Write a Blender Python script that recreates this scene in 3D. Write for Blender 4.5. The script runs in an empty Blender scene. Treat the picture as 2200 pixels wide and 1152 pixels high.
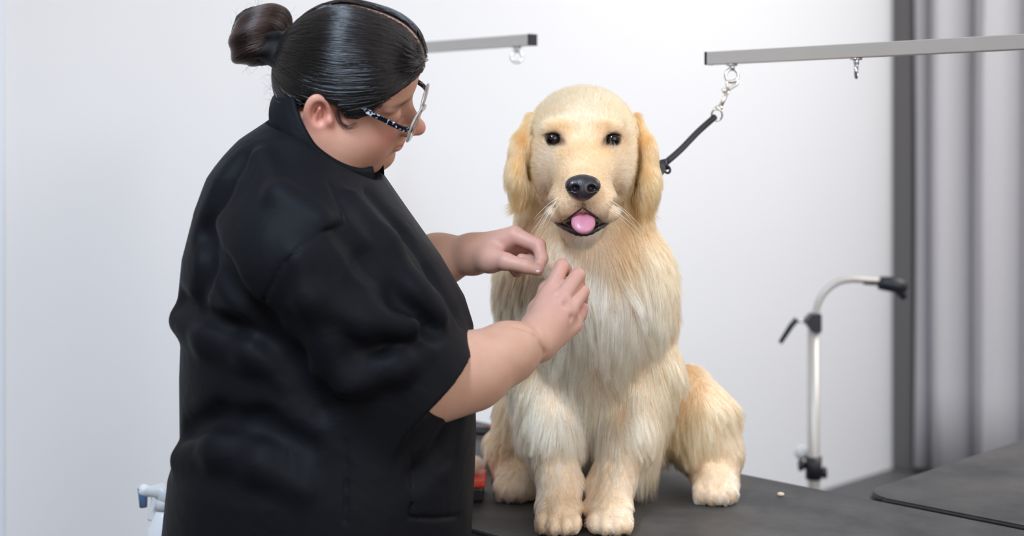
import bpy, bmesh, math, random
import numpy as np
from mathutils import Vector, Matrix
from mathutils.bvhtree import BVHTree
from mathutils.kdtree import KDTree

random.seed(7)
RNG = np.random.default_rng(11)
sc = bpy.context.scene
COL = sc.collection
PI = math.pi

# ---------------------------------------------------------------- camera, world, lights, exposure
FPX = 3055.0            # focal length in pixels of the 2200 px wide frame (50 mm)
YH = 310.0              # horizon row
CAMZ = 1.45
TABLE_Z = 0.80
cam = bpy.data.cameras.new('camera')
cam.sensor_width = 36.0
cam.lens = 36.0 * FPX / 2200.0
cam.shift_y = -(576.0 - YH) / 2200.0
cam.dof.use_dof = True
cam.dof.focus_distance = 2.27
cam.dof.aperture_fstop = 2.5
cam.clip_start = 0.05
camo = bpy.data.objects.new('camera', cam)
camo.location = (0, 0, CAMZ)
camo.rotation_euler = (PI / 2, 0, 0)
COL.objects.link(camo)
sc.camera = camo

world = bpy.data.worlds.new('world')
sc.world = world
world.use_nodes = True
wb = world.node_tree.nodes['Background']
wb.inputs[0].default_value = (0.97, 0.98, 1.0, 1)
wb.inputs[1].default_value = 0.66


def area_light(name, loc, target, sx, sy, power, color, spread=180):
    l = bpy.data.lights.new(name, 'AREA')
    l.shape = 'RECTANGLE'
    l.size, l.size_y = sx, sy
    l.energy = power
    l.spread = math.radians(spread)
    l.color = color
    o = bpy.data.objects.new(name, l)
    o.location = loc
    d = Vector(target) - Vector(loc)
    o.rotation_euler = d.to_track_quat('-Z', 'Y').to_euler()
    COL.objects.link(o)
    return o


# shop window behind the camera and to its right, added bluish lamp for the hair highlight, added panel brightening the back wall
area_light('window_daylight', (2.0, -0.9, 1.9), (0.2, 2.6, 1.0), 3.0, 2.2, 58, (1.0, 0.98, 0.96))
area_light('hair_highlight_lamp', (-0.62, 0.75, 2.75), (-0.3, 2.2, 1.5), 0.26, 0.8, 9.5, (0.62, 0.79, 1.0), 70)
area_light('back_wall_fill', (2.6, 3.5, 3.1), (1.4, 5.4, 0.7), 1.6, 1.6, 70, (1.0, 0.99, 0.97))

vs = sc.view_settings
vs.view_transform = 'Standard'
vs.look = 'None'
vs.gamma = 1.0
vs.use_curve_mapping = False
vs.exposure = 0.0


# ---------------------------------------------------------------- helpers
def W(px, py, d):
    """world point at depth d seen at pixel (px,py)"""
    return np.array([(px - 1100.0) / FPX * d, d, CAMZ - (py - YH) / FPX * d], dtype=np.float64)


def lin(r, g, b):
    f = lambda c: (c / 255.0 / 12.92) if c / 255.0 <= 0.04045 else ((c / 255.0 + 0.055) / 1.055) ** 2.4
    return (f(r), f(g), f(b))


def tag(o, label=None, cat=None, group=None, kind=None):
    if label: o['label'] = label
    if cat: o['category'] = cat
    if group: o['group'] = group
    if kind: o['kind'] = kind
    return o


def link(name, data, mat=None, parent=None):
    o = bpy.data.objects.new(name, data)
    if mat is not None:
        data.materials.append(mat)
    COL.objects.link(o)
    if parent is not None:
        o.parent = parent
        o.matrix_parent_inverse = parent.matrix_world.inverted()
    return o


def empty(name, loc, rz=0.0):
    o = bpy.data.objects.new(name, None)
    o.location = loc
    o.rotation_euler = (0, 0, rz)
    COL.objects.link(o)
    o.matrix_world = Matrix.Translation(Vector(loc)) @ Matrix.Rotation(rz, 4, 'Z')
    return o


def mesh_np(name, V, F, mat=None, parent=None, smooth=True, col=None):
    me = bpy.data.meshes.new(name)
    V = np.asarray(V, dtype=np.float32)
    if isinstance(F, np.ndarray):
        k = F.shape[1]
        me.vertices.add(len(V)); me.vertices.foreach_set('co', V.ravel())
        me.loops.add(F.size); me.loops.foreach_set('vertex_index', F.ravel().astype(np.int32))
        me.polygons.add(len(F)); me.polygons.foreach_set('loop_start', np.arange(0, F.size, k, dtype=np.int32))
        me.update(calc_edges=True)
    else:
        me.from_pydata([tuple(map(float, v)) for v in V], [], F)
        me.update()
    if smooth:
        me.polygons.foreach_set('use_smooth', np.ones(len(me.polygons), dtype=bool))
    if col is not None:
        a = me.attributes.new('Col', 'FLOAT_COLOR', 'POINT')
        c = np.ones((len(V), 4), dtype=np.float32); c[:, :3] = col
        a.data.foreach_set('color', c.ravel())
    me.validate()
    return link(name, me, mat, parent)


def bm_obj(name, bm, mat, parent=None, smooth=False):
    me = bpy.data.meshes.new(name)
    bmesh.ops.recalc_face_normals(bm, faces=bm.faces)
    bm.to_mesh(me); bm.free()
    if smooth:
        for p in me.polygons: p.use_smooth = True
    return link(name, me, mat, parent)


def box_bm(cx, cy, cz, sx, sy, sz, bevel=0.0, rz=0.0, seg=2):
    bm = bmesh.new()
    m = Matrix.Translation((cx, cy, cz)) @ Matrix.Rotation(rz, 4, 'Z') @ Matrix.Diagonal((sx, sy, sz, 1))
    bmesh.ops.create_cube(bm, size=1.0, matrix=m)
    if bevel > 0:
        bmesh.ops.bevel(bm, geom=list(bm.edges), offset=bevel, segments=seg, affect='EDGES', profile=0.6)
    return bm


def tube(name, pts, rad, mat, parent=None, n=12, caps=True, closed=False, squash=None):
    """swept tube through pts with radius (scalar or list)"""
    pts = [Vector(tuple(map(float, p))) for p in pts]
    m = len(pts)
    rad = [rad] * m if np.isscalar(rad) else list(rad)
    V, F = [], []
    prev = None
    for i, p in enumerate(pts):
        a = pts[(i - 1) % m] if (closed or i > 0) else p
        b = pts[(i + 1) % m] if (closed or i < m - 1) else p
        t = (b - a).normalized()
        if prev is None:
            ref = Vector((0, 0, 1)) if abs(t.z) < 0.9 else Vector((1, 0, 0))
            u = t.cross(ref).normalized()
        else:
            u = (prev - t * prev.dot(t)).normalized()
        prev = u
        w = t.cross(u)
        for k in range(n):
            an = 2 * PI * k / n
            V.append(p + (u * math.cos(an) + w * math.sin(an) * (squash or 1.0)) * rad[i])
    rings = m if closed else m - 1
    for i in range(rings):
        j = (i + 1) % m
        for k in range(n):
            k2 = (k + 1) % n
            F.append((i * n + k, i * n + k2, j * n + k2, j * n + k))
    if caps and not closed:
        F.append(tuple(range(n - 1, -1, -1)))
        F.append(tuple((m - 1) * n + k for k in range(n)))
    return mesh_np(name, V, F, mat, parent)


def spline(pts, n):
    """Catmull-Rom through pts, n samples"""
    P = np.asarray(pts, dtype=np.float64)
    P = np.vstack([2 * P[0] - P[1], P, 2 * P[-1] - P[-2]])
    out = []
    m = len(P) - 3
    for s in np.linspace(0, m - 1e-9, n):
        i = int(s); t = s - i
        a, b, c, d = P[i], P[i + 1], P[i + 2], P[i + 3]
        out.append(0.5 * ((2 * b) + (-a + c) * t + (2 * a - 5 * b + 4 * c - d) * t * t + (-a + 3 * b - 3 * c + d) * t ** 3))
    return np.array(out)


# ---------------------------------------------------------------- materials
def new_mat(name):
    m = bpy.data.materials.new(name)
    m.use_nodes = True
    nt = m.node_tree
    return m, nt, nt.nodes['Principled BSDF']


def mat_simple(name, rgb, rough=0.5, metal=0.0, noise=0.0, nscale=30.0, bump=0.0, bscale=200.0, spec=0.5, coat=0.0):
    m, nt, b = new_mat(name)
    N, L = nt.nodes, nt.links
    b.inputs['Base Color'].default_value = (*rgb, 1)
    b.inputs['Roughness'].default_value = rough
    b.inputs['Metallic'].default_value = metal
    b.inputs['Specular IOR Level'].default_value = spec
    b.inputs['Coat Weight'].default_value = coat
    tc = N.new('ShaderNodeTexCoord')
    if noise > 0:
        nz = N.new('ShaderNodeTexNoise'); nz.inputs['Scale'].default_value = nscale; nz.inputs['Detail'].default_value = 5
        L.new(tc.outputs['Object'], nz.inputs['Vector'])
        mx = N.new('ShaderNodeMixRGB'); mx.blend_type = 'MIX'
        mx.inputs[1].default_value = (*[c * (1 - noise) for c in rgb], 1)
        mx.inputs[2].default_value = (*[min(1, c * (1 + noise)) for c in rgb], 1)
        L.new(nz.outputs['Fac'], mx.inputs[0]); L.new(mx.outputs[0], b.inputs['Base Color'])
    if bump > 0:
        nz = N.new('ShaderNodeTexNoise'); nz.inputs['Scale'].default_value = bscale; nz.inputs['Detail'].default_value = 3
        L.new(tc.outputs['Object'], nz.inputs['Vector'])
        bp = N.new('ShaderNodeBump'); bp.inputs['Strength'].default_value = bump; bp.inputs['Distance'].default_value = 0.002
        L.new(nz.outputs['Fac'], bp.inputs['Height']); L.new(bp.outputs[0], b.inputs['Normal'])
    return m


def mat_attr(name, rough=0.5, sss=0.0, sss_rad=(1, 0.3, 0.15), sss_scale=0.01, bump=0.0, bscale=600.0, spec=0.5, mottle=0.0):
    m, nt, b = new_mat(name)
    N, L = nt.nodes, nt.links
    at = N.new('ShaderNodeAttribute'); at.attribute_name = 'Col'
    src = at.outputs['Color']
    tc = N.new('ShaderNodeTexCoord')
    if mottle > 0:
        nz = N.new('ShaderNodeTexNoise'); nz.inputs['Scale'].default_value = 55; nz.inputs['Detail'].default_value = 6
        L.new(tc.outputs['Object'], nz.inputs['Vector'])
        rmp = N.new('ShaderNodeMapRange'); rmp.inputs[3].default_value = 1 - mottle; rmp.inputs[4].default_value = 1 + mottle
        L.new(nz.outputs['Fac'], rmp.inputs[0])
        mu = N.new('ShaderNodeVectorMath'); mu.operation = 'SCALE'
        L.new(src, mu.inputs[0]); L.new(rmp.outputs[0], mu.inputs['Scale'])
        src = mu.outputs[0]
    L.new(src, b.inputs['Base Color'])
    b.inputs['Roughness'].default_value = rough
    b.inputs['Specular IOR Level'].default_value = spec
    if sss > 0:
        b.inputs['Subsurface Weight'].default_value = sss
        b.inputs['Subsurface Radius'].default_value = sss_rad
        b.inputs['Subsurface Scale'].default_value = sss_scale
    if bump > 0:
        nz = N.new('ShaderNodeTexNoise'); nz.inputs['Scale'].default_value = bscale; nz.inputs['Detail'].default_value = 2
        L.new(tc.outputs['Object'], nz.inputs['Vector'])
        bp = N.new('ShaderNodeBump'); bp.inputs['Strength'].default_value = bump; bp.inputs['Distance'].default_value = 0.001
        L.new(nz.outputs['Fac'], bp.inputs['Height']); L.new(bp.outputs[0], b.inputs['Normal'])
    return m


M = {}
M['wall'] = mat_simple('white_wall_paint', lin(236, 236, 239), 0.75, noise=0.012, nscale=1.2, bump=0.05, bscale=120)
M['floor'] = mat_simple('dark_vinyl_floor', lin(92, 90, 92), 0.55, noise=0.08, nscale=8)
M['trim_white'] = mat_simple('white_gloss_trim', lin(232, 238, 248), 0.4)
M['trim_dark'] = mat_simple('dark_grey_frame', lin(98, 96, 97), 0.5)
M['curtain'] = mat_simple('grey_curtain_fabric', lin(188, 186, 190), 0.9, noise=0.05, nscale=60, bump=0.1, bscale=400)
M['steel'] = mat_simple('brushed_aluminium', lin(196, 191, 186), 0.42, 0.55, noise=0.04, nscale=14)
M['chrome'] = mat_simple('chrome', lin(215, 218, 222), 0.12, 1.0)
M['nickel'] = mat_simple('nickel_wire', lin(225, 218, 208), 0.22, 1.0)
M['black_plastic'] = mat_simple('black_plastic', lin(28, 30, 38), 0.4, noise=0.1, nscale=40)
M['black_nylon'] = mat_simple('black_nylon_cord', lin(26, 24, 28), 0.5, bump=0.5, bscale=900)
M['dark_metal'] = mat_simple('dark_painted_metal', lin(38, 38, 42), 0.45, 0.2)
M['red_rubber'] = mat_simple('red_orange_rubber', lin(224, 70, 48), 0.45)
M['bottle_white'] = mat_simple('white_translucent_plastic', lin(226, 226, 228), 0.35)
M['bottle_grey'] = mat_simple('pale_grey_plastic', lin(205, 205, 206), 0.4)
M['blue_plastic'] = mat_simple('blue_plastic', lin(88, 116, 156), 0.35)
M['trouser'] = mat_simple('black_trouser_cloth', lin(18, 18, 21), 0.85, bump=0.2, bscale=700)
M['shoe'] = mat_simple('black_shoe_leather', lin(22, 22, 23), 0.4)


def mat_mat():
    """black rubber table mat: fine ribbed weave with worn greyish patches"""
    m, nt, b = new_mat('ribbed_rubber_mat')
    N, L = nt.nodes, nt.links
    tc = N.new('ShaderNodeTexCoord')
    n1 = N.new('ShaderNodeTexNoise'); n1.inputs['Scale'].default_value = 5.5; n1.inputs['Detail'].default_value = 8; n1.inputs['Roughness'].default_value = 0.65
    L.new(tc.outputs['Object'], n1.inputs['Vector'])
    cr = N.new('ShaderNodeValToRGB')
    cr.color_ramp.elements[0].position = 0.38; cr.color_ramp.elements[0].color = (*lin(52, 52, 54), 1)
    cr.color_ramp.elements[1].position = 0.72; cr.color_ramp.elements[1].color = (*lin(92, 88, 86), 1)
    L.new(n1.outputs['Fac'], cr.inputs[0]); L.new(cr.outputs[0], b.inputs['Base Color'])
    b.inputs['Roughness'].default_value = 0.55
    wv = N.new('ShaderNodeTexWave'); wv.wave_type = 'BANDS'; wv.bands_direction = 'DIAGONAL'
    wv.inputs['Scale'].default_value = 110
    L.new(tc.outputs['Object'], wv.inputs['Vector'])
    bp = N.new('ShaderNodeBump'); bp.inputs['Strength'].default_value = 0.5; bp.inputs['Distance'].default_value = 0.0015
    L.new(wv.outputs['Fac'], bp.inputs['Height']); L.new(bp.outputs[0], b.inputs['Normal'])
    return m


M['mat'] = mat_mat()


def mat_cloth():
    m, nt, b = new_mat('black_tunic_cloth')
    N, L = nt.nodes, nt.links
    tc = N.new('ShaderNodeTexCoord')
    b.inputs['Base Color'].default_value = (*lin(15, 15, 19), 1)
    b.inputs['Roughness'].default_value = 0.6
    b.inputs['Specular IOR Level'].default_value = 0.09
    b.inputs['Sheen Weight'].default_value = 0.015
    b.inputs['Sheen Roughness'].default_value = 0.4
    b.inputs['Sheen Tint'].default_value = (0.75, 0.85, 1, 1)
    n1 = N.new('ShaderNodeTexNoise'); n1.inputs['Scale'].default_value = 9; n1.inputs['Detail'].default_value = 4; n1.inputs['Distortion'].default_value = 0.6
    L.new(tc.outputs['Object'], n1.inputs['Vector'])
    n2 = N.new('ShaderNodeTexNoise'); n2.inputs['Scale'].default_value = 1400; n2.inputs['Detail'].default_value = 1
    L.new(tc.outputs['Object'], n2.inputs['Vector'])
    b1 = N.new('ShaderNodeBump'); b1.inputs['Strength'].default_value = 0.3; b1.inputs['Distance'].default_value = 0.02
    L.new(n1.outputs['Fac'], b1.inputs['Height'])
    b2 = N.new('ShaderNodeBump'); b2.inputs['Strength'].default_value = 0.12; b2.inputs['Distance'].default_value = 0.0006
    L.new(n2.outputs['Fac'], b2.inputs['Height']); L.new(b1.outputs[0], b2.inputs['Normal'])
    L.new(b2.outputs[0], b.inputs['Normal'])
    return m


M['cloth'] = mat_cloth()
M['skin'] = mat_attr('skin', 0.48, sss=0.2, sss_scale=0.005, bump=0.25, bscale=700, spec=0.4, mottle=0.09)
M['dogskin'] = mat_attr('dog_undercoat', 0.9, spec=0.1, mottle=0.12, bump=0.4, bscale=300)


def mat_fur(name):
    m = bpy.data.materials.new(name); m.use_nodes = True
    nt = m.node_tree; nt.nodes.clear()
    out = nt.nodes.new('ShaderNodeOutputMaterial')
    at = nt.nodes.new('ShaderNodeAttribute'); at.attribute_name = 'Col'
    h = nt.nodes.new('ShaderNodeBsdfHairPrincipled')
    h.parametrization = 'COLOR'
    h.inputs['Roughness'].default_value = 0.42
    h.inputs['Radial Roughness'].default_value = 0.8
    h.inputs['Random Roughness'].default_value = 0.2
    nt.links.new(at.outputs['Color'], h.inputs['Color'])
    nt.links.new(h.outputs[0], out.inputs[0])
    return m


M['fur'] = mat_fur('golden_fur')


def mat_hair(name, rgb, rough=0.3):
    m = bpy.data.materials.new(name); m.use_nodes = True
    nt = m.node_tree; nt.nodes.clear()
    out = nt.nodes.new('ShaderNodeOutputMaterial')
    h = nt.nodes.new('ShaderNodeBsdfHairPrincipled')
    h.parametrization = 'COLOR'
    h.inputs['Color'].default_value = (*rgb, 1)
    h.inputs['Roughness'].default_value = rough
    h.inputs['Radial Roughness'].default_value = 0.5
    h.inputs['Random Roughness'].default_value = 0.2
    h.inputs['IOR'].default_value = 1.55
    nt.links.new(h.outputs[0], out.inputs[0])
    return m


M['hair_strand'] = mat_hair('dark_brown_hair', lin(9, 5, 5), 0.16)
M['bun_strand'] = mat_hair('brown_bun_hair', lin(40, 25, 21), 0.3)
M['hair_base'] = mat_simple('dark_hair_base', lin(9, 7, 7), 0.6)
M['hair_cap'] = mat_attr('dark_hair_over_scalp', 0.6, spec=0.2)
M['eye'] = mat_simple('dark_brown_eye', lin(18, 10, 8), 0.04, spec=0.45)
M['nose'] = mat_simple('dark_nose_leather', lin(40, 33, 38), 0.3, noise=0.25, nscale=90, bump=0.25, bscale=700, coat=0.3)
M['lip'] = mat_simple('dark_lip', lin(38, 27, 29), 0.35, bump=0.3, bscale=300)
M['tongue'] = mat_simple('pink_tongue', lin(196, 126, 146), 0.4, noise=0.08, nscale=80, bump=0.2, bscale=500, coat=0.15)
M['mouth'] = mat_simple('dark_mouth_lining', lin(48, 26, 28), 0.5)
M['whisker'] = mat_simple('white_whisker', lin(240, 232, 220), 0.4)
M['tuft'] = mat_simple('pale_shed_hair', lin(226, 206, 182), 0.9, noise=0.12, nscale=200, bump=0.6, bscale=500)
M['claw'] = mat_simple('horn_claw', lin(170, 146, 124), 0.4)
M['nail'] = mat_simple('fingernail', lin(238, 200, 194), 0.22)
M['clear_frame'] = mat_simple('clear_pale_acetate', lin(226, 222, 218), 0.1)
M['clear_frame'].node_tree.nodes['Principled BSDF'].inputs['Transmission Weight'].default_value = 0.65
M['clear_frame'].node_tree.nodes['Principled BSDF'].inputs['IOR'].default_value = 1.3


def mat_glass():
    m, nt, b = new_mat('spectacle_lens')
    b.inputs['Base Color'].default_value = (0.97, 0.98, 0.98, 1)
    b.inputs['Roughness'].default_value = 0.02
    b.inputs['IOR'].default_value = 1.15
    b.inputs['Transmission Weight'].default_value = 1.0
    return m


M['lens'] = mat_glass()


def mat_temple():
    """black temple arm with a white scroll pattern"""
    m, nt, b = new_mat('patterned_temple')
    N, L = nt.nodes, nt.links
    tc = N.new('ShaderNodeTexCoord')
    nz = N.new('ShaderNodeTexNoise'); nz.inputs['Scale'].default_value = 90; nz.inputs['Distortion'].default_value = 2.5
    L.new(tc.outputs['Object'], nz.inputs['Vector'])
    cr = N.new('ShaderNodeValToRGB')
    cr.color_ramp.elements[0].position = 0.56; cr.color_ramp.elements[0].color = (*lin(20, 22, 28), 1)
    cr.color_ramp.elements[1].position = 0.60; cr.color_ramp.elements[1].color = (*lin(205, 215, 228), 1)
    L.new(nz.outputs['Fac'], cr.inputs[0]); L.new(cr.outputs[0], b.inputs['Base Color'])
    b.inputs['Roughness'].default_value = 0.25
    return m


M['temple'] = mat_temple()


# ---------------------------------------------------------------- implicit-surface modelling
class SDF:
    """list of implicit primitives, blended smoothly; only near-surface blocks are evaluated"""

    def __init__(self):
        self.ops = []

    def _add(self, f, lo, hi, k, mode):
        self.ops.append((mode, f, np.asarray(lo, float), np.asarray(hi, float), k))
        return self

    def cone(self, a, b, ra, rb, k=0.02, mode='add'):
        a = np.asarray(a, float); b = np.asarray(b, float)
        ab = b - a; l2 = float(ab @ ab) + 1e-12

        def f(p):
            q = p - a
            t = np.clip(q @ ab / l2, 0, 1)
            return np.sqrt(((q - t[:, None] * ab) ** 2).sum(1)) - (ra + (rb - ra) * t)
        r = max(ra, rb)
        return self._add(f, np.minimum(a, b) - r, np.maximum(a, b) + r, k, mode)

    def chain(self, pts, rad, k=0.02, mode='add'):
        for i in range(len(pts) - 1):
            self.cone(pts[i], pts[i + 1], rad[i], rad[i + 1], k, mode)
        return self

    def ell(self, c, r, rot=None, k=0.02, mode='add'):
        c = np.asarray(c, float); r = np.asarray(r, float) if not np.isscalar(r) else np.array([r, r, r], float)
        R = np.eye(3) if rot is None else np.asarray(rot, float)   # columns are local axes

        def f(p):
            q = (p - c) @ R
            k0 = np.sqrt(((q / r) ** 2).sum(1)); k1 = np.sqrt(((q / (r * r)) ** 2).sum(1))
            return k0 * (k0 - 1) / np.maximum(k1, 1e-9)
        m = np.sqrt(((R * r) ** 2).sum(1))
        return self._add(f, c - m, c + m, k, mode)

    def fn(self, f, lo, hi, k=0.02, mode='add'):
        return self._add(f, lo, hi, k, mode)

    def __call__(self, p, cull=False):
        p = np.asarray(p, float)
        d = np.full(len(p), 0.2)
        if cull:
            plo, phi = p.min(0), p.max(0)
        for mode, f, lo, hi, k in self.ops:
            if cull:
                g = np.maximum(np.maximum(lo - phi, plo - hi), 0)
                if float(np.sqrt((g * g).sum())) > k + 0.025:
                    continue
            e = f(p)
            if mode == 'add':
                if k > 0:
                    h = np.maximum(k - np.abs(d - e), 0) / k
                    d = np.minimum(d, e) - h * h * k * 0.25
                else:
                    d = np.minimum(d, e)
            elif mode == 'sub':
                e = -e
                if k > 0:
                    h = np.maximum(k - np.abs(d - e), 0) / k
                    d = np.maximum(d, e) + h * h * k * 0.25
                else:
                    d = np.maximum(d, e)
            elif mode == 'disp':
                d = d + e
            elif mode == 'int':
                d = np.maximum(d, e)
        return d

    def bounds(self):
        lo = np.min([o[2] for o in self.ops if o[0] == 'add'], 0)
        hi = np.max([o[3] for o in self.ops if o[0] == 'add'], 0)
        return lo - 0.03, hi + 0.03

    def hit(self, px, py, d0=1.5, d1=3.3):
        """depth at which the camera ray through a pixel first meets the surface"""
        ds = np.linspace(d0, d1, 500)
        v = self(np.array([W(px, py, d) for d in ds]))
        i = np.argmax(v < 0)
        return ds[i] if (v < 0).any() else None

    def mesh(self, h, lo=None, hi=None, B=8):
        if lo is None:
            lo, hi = self.bounds()
        lo = np.asarray(lo, float); hi = np.asarray(hi, float)
        nb = np.ceil((hi - lo) / (h * B)).astype(int)
        n = nb * B
        cen = np.stack(np.meshgrid(*[np.arange(k) for k in nb], indexing='ij'), -1).reshape(-1, 3)
        cpos = lo + (cen * B + (B - 1) / 2) * h
        cv = np.concatenate([self(cpos[i:i + 40000]) for i in range(0, len(cpos), 40000)])
        act = np.abs(cv) < 1.35 * (B * h * 0.87) + 0.012
        G = np.repeat(np.repeat(np.repeat(np.where(cv < 0, -1, 1).reshape(nb).astype(np.float32), B, 0), B, 1), B, 2)
        off = np.stack(np.meshgrid(*[np.arange(B)] * 3, indexing='ij'), -1).reshape(-1, 3)
        ab = cen[act]
        key = (ab // 4)
        order = np.lexsort((key[:, 2], key[:, 1], key[:, 0]))
        ab = ab[order]; key = key[order]
        cut = np.flatnonzero(np.any(np.diff(key, axis=0) != 0, axis=1)) + 1
        for grp in np.split(ab, cut):
            idx = (grp[:, None, :] * B + off[None]).reshape(-1, 3)
            v = self(lo + idx * h, cull=True)
            G[idx[:, 0], idx[:, 1], idx[:, 2]] = v
        return surface_nets(G, lo, h)


def surface_nets(G, lo, h):
    ins = G < 0
    c = [ins[i:ins.shape[0] - 1 + i, j:ins.shape[1] - 1 + j, k:ins.shape[2] - 1 + k] for i in (0, 1) for j in (0, 1) for k in (0, 1)]
    any_ = c[0].copy(); all_ = c[0].copy()
    for a in c[1:]:
        any_ |= a; all_ &= a
    act = any_ & ~all_
    idx = np.argwhere(act)
    vid = np.full(act.shape, -1, dtype=np.int32)
    vid[idx[:, 0], idx[:, 1], idx[:, 2]] = np.arange(len(idx))
    corners = np.array([(i, j, k) for i in (0, 1) for j in (0, 1) for k in (0, 1)])
    val = np.stack([G[idx[:, 0] + a, idx[:, 1] + b, idx[:, 2] + d] for a, b, d in corners], 1)
    acc = np.zeros((len(idx), 3)); cnt = np.zeros(len(idx))
    for a in range(8):
        for b in range(a + 1, 8):
            if np.abs(corners[a] - corners[b]).sum() != 1: continue
            s = (val[:, a] < 0) != (val[:, b] < 0)
            t = val[s, a] / (val[s, a] - val[s, b])
            acc[s] += corners[a] + t[:, None] * (corners[b] - corners[a]); cnt[s] += 1
    V = lo + (idx + acc / cnt[:, None]) * h
    quads = []
    for ax in range(3):
        u, w = (ax + 1) % 3, (ax + 2) % 3
        s0 = [slice(None)] * 3; s1 = [slice(None)] * 3
        s0[ax] = slice(0, -1); s1[ax] = slice(1, None)
        A, Bq = ins[tuple(s0)], ins[tuple(s1)]
        e = np.argwhere(A != Bq)
        ok = (e[:, u] > 0) & (e[:, w] > 0) & (e[:, u] < G.shape[u] - 1) & (e[:, w] < G.shape[w] - 1)
        e = e[ok]
        flip = A[e[:, 0], e[:, 1], e[:, 2]]
        def cell(du, dw):
            q = e.copy(); q[:, u] -= du; q[:, w] -= dw
            return vid[q[:, 0], q[:, 1], q[:, 2]]
        Q = np.stack([cell(1, 1), cell(0, 1), cell(0, 0), cell(1, 0)], 1)
        Q[~flip] = Q[~flip][:, ::-1]
        quads.append(Q)
    F = np.concatenate(quads)
    F = F[(F >= 0).all(1)]
    return V.astype(np.float32), F.astype(np.int32)


def smooth_np(V, F, it=1, lam=0.5):
    for _ in range(it):
        acc = np.zeros_like(V); cnt = np.zeros(len(V))
        for a, b in ((0, 1), (1, 2), (2, 3), (3, 0)):
            np.add.at(acc, F[:, a], V[F[:, b]]); np.add.at(acc, F[:, b], V[F[:, a]])
            np.add.at(cnt, F[:, a], 1); np.add.at(cnt, F[:, b], 1)
        V = V + lam * (acc / cnt[:, None] - V)
    return V.astype(np.float32)


def vnormals(V, F):
    n = np.cross(V[F[:, 2]] - V[F[:, 0]], V[F[:, 3]] - V[F[:, 1]])
    N = np.zeros_like(V)
    for k in range(4):
        np.add.at(N, F[:, k], n)
    return N / np.maximum(np.linalg.norm(N, axis=1, keepdims=True), 1e-12)


def gauss(p, c, r):
    c = np.asarray(c, float)
    q = (p - c) / np.asarray(r, float)
    return np.exp(-(q ** 2).sum(1))


def mixc(col, c, w):
    return col * (1 - w[:, None]) + np.asarray(c, float) * w[:, None]


def strands(name, P, radius, col, mat, parent, tip=0.15):
    """P: (n, k, 3) strand points -> one hair-curves object"""
    n, k, _ = P.shape
    cu = bpy.data.hair_curves.new(name)
    cu.add_curves([k] * n)
    cu.position_data.foreach_set('vector', P.reshape(-1).astype(np.float32))
    r = np.asarray(radius, np.float32)
    if r.ndim == 0: r = np.full(n, r, np.float32)
    prof = 1 - (1 - tip) * np.linspace(0, 1, k) ** 1.6
    a = cu.attributes.get('radius') or cu.attributes.new('radius', 'FLOAT', 'POINT')
    a.data.foreach_set('value', (r[:, None] * prof[None]).ravel().astype(np.float32))
    if col is not None:
        ca = cu.attributes.new('Col', 'FLOAT_COLOR', 'CURVE')
        c4 = np.ones((n, 4), np.float32); c4[:, :3] = col
        ca.data.foreach_set('color', c4.ravel())
    return link(name, cu, mat, parent)


def nrm(v):
    return v / np.maximum(np.linalg.norm(v, axis=-1, keepdims=True), 1e-9)


# ---------------------------------------------------------------- the room (its axes lie at 45 degrees to the view)
R45 = -PI / 4
S2 = math.sqrt(0.5)


def UV(u, v, z=0.0):
    """room coordinates: u along the table's long side, v across it"""
    return np.array([(u + v) * S2, (v - u) * S2, z])


fl = bm_obj('floor', box_bm(0, 3, -0.05, 16, 16, 0.1), M['floor'])
tag(fl, 'dark grey vinyl floor below the grooming tables', 'floor', kind='structure')
# wall running away to the right: plane X - Y = -4.66
uw = -4.66 * S2
c = UV(uw - 0.06, 1.6, 1.6)
wl = bm_obj('wall_back', box_bm(*c, 0.12, 8.35, 3.2, rz=R45), M['wall'])
tag(wl, 'plain white painted wall behind the groomer and the dog', 'wall', kind='structure')
c = UV(uw + 2.4, 5.95, 1.6)
wr = bm_obj('wall_right', box_bm(*c, 4.9, 0.12, 3.2, rz=R45), M['wall'])
tag(wr, 'white wall hidden behind the grey curtain', 'wall', kind='structure')
c = UV(uw + 0.05, 5.735, 1.6)
td = bm_obj('trim_1', box_bm(*c, 0.10, 0.075, 3.2, 0.006, rz=R45), M['trim_dark'])
tag(td, 'dark grey upright frame between white wall and curtain', 'trim', kind='structure')
c = UV(uw + 0.012, 1.47, 1.5)
tw = bm_obj('trim_2', box_bm(*c, 0.025, 0.16, 3.0, 0.004, rz=R45), M['trim_white'])
tag(tw, 'glossy white upright trim on the white wall', 'trim', kind='structure')

# curtain with deep vertical folds
V, F = [], []
nu, nz = 150, 8
for j in range(nz + 1):
    z = 0.03 + 2.92 * j / nz
    for i in range(nu + 1):
        s = i / nu * 2.6
        ph = s * 2 * PI / 0.215 + 0.6 * math.sin(s * 5.0) + 0.15 * math.sin(z * 1.3 + s * 3)
        a = 0.05 + 0.02 * math.sin(s * 3.1 + 1)
        q = UV(uw + 0.13 + s + 0.02 * math.sin(2 * ph), 5.66 + a * math.sin(ph), z)
        V.append(q)
for j in range(nz):
    for i in range(nu):
        F.append((j * (nu + 1) + i, j * (nu + 1) + i + 1, (j + 1) * (nu + 1) + i + 1, (j + 1) * (nu + 1) + i))
cur = mesh_np('curtain', V, F, M['curtain'])
so = cur.modifiers.new('thickness', 'SOLIDIFY'); so.thickness = 0.004
tag(cur, 'grey floor-length curtain hanging in deep vertical folds', 'curtain')
rod = tube('curtain_rod', [UV(uw + 0.01, 5.66, 2.97), UV(uw + 2.9, 5.66, 2.97)], 0.016, M['steel'])
tag(rod, 'steel rod carrying the grey curtain', 'curtain rod')


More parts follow.
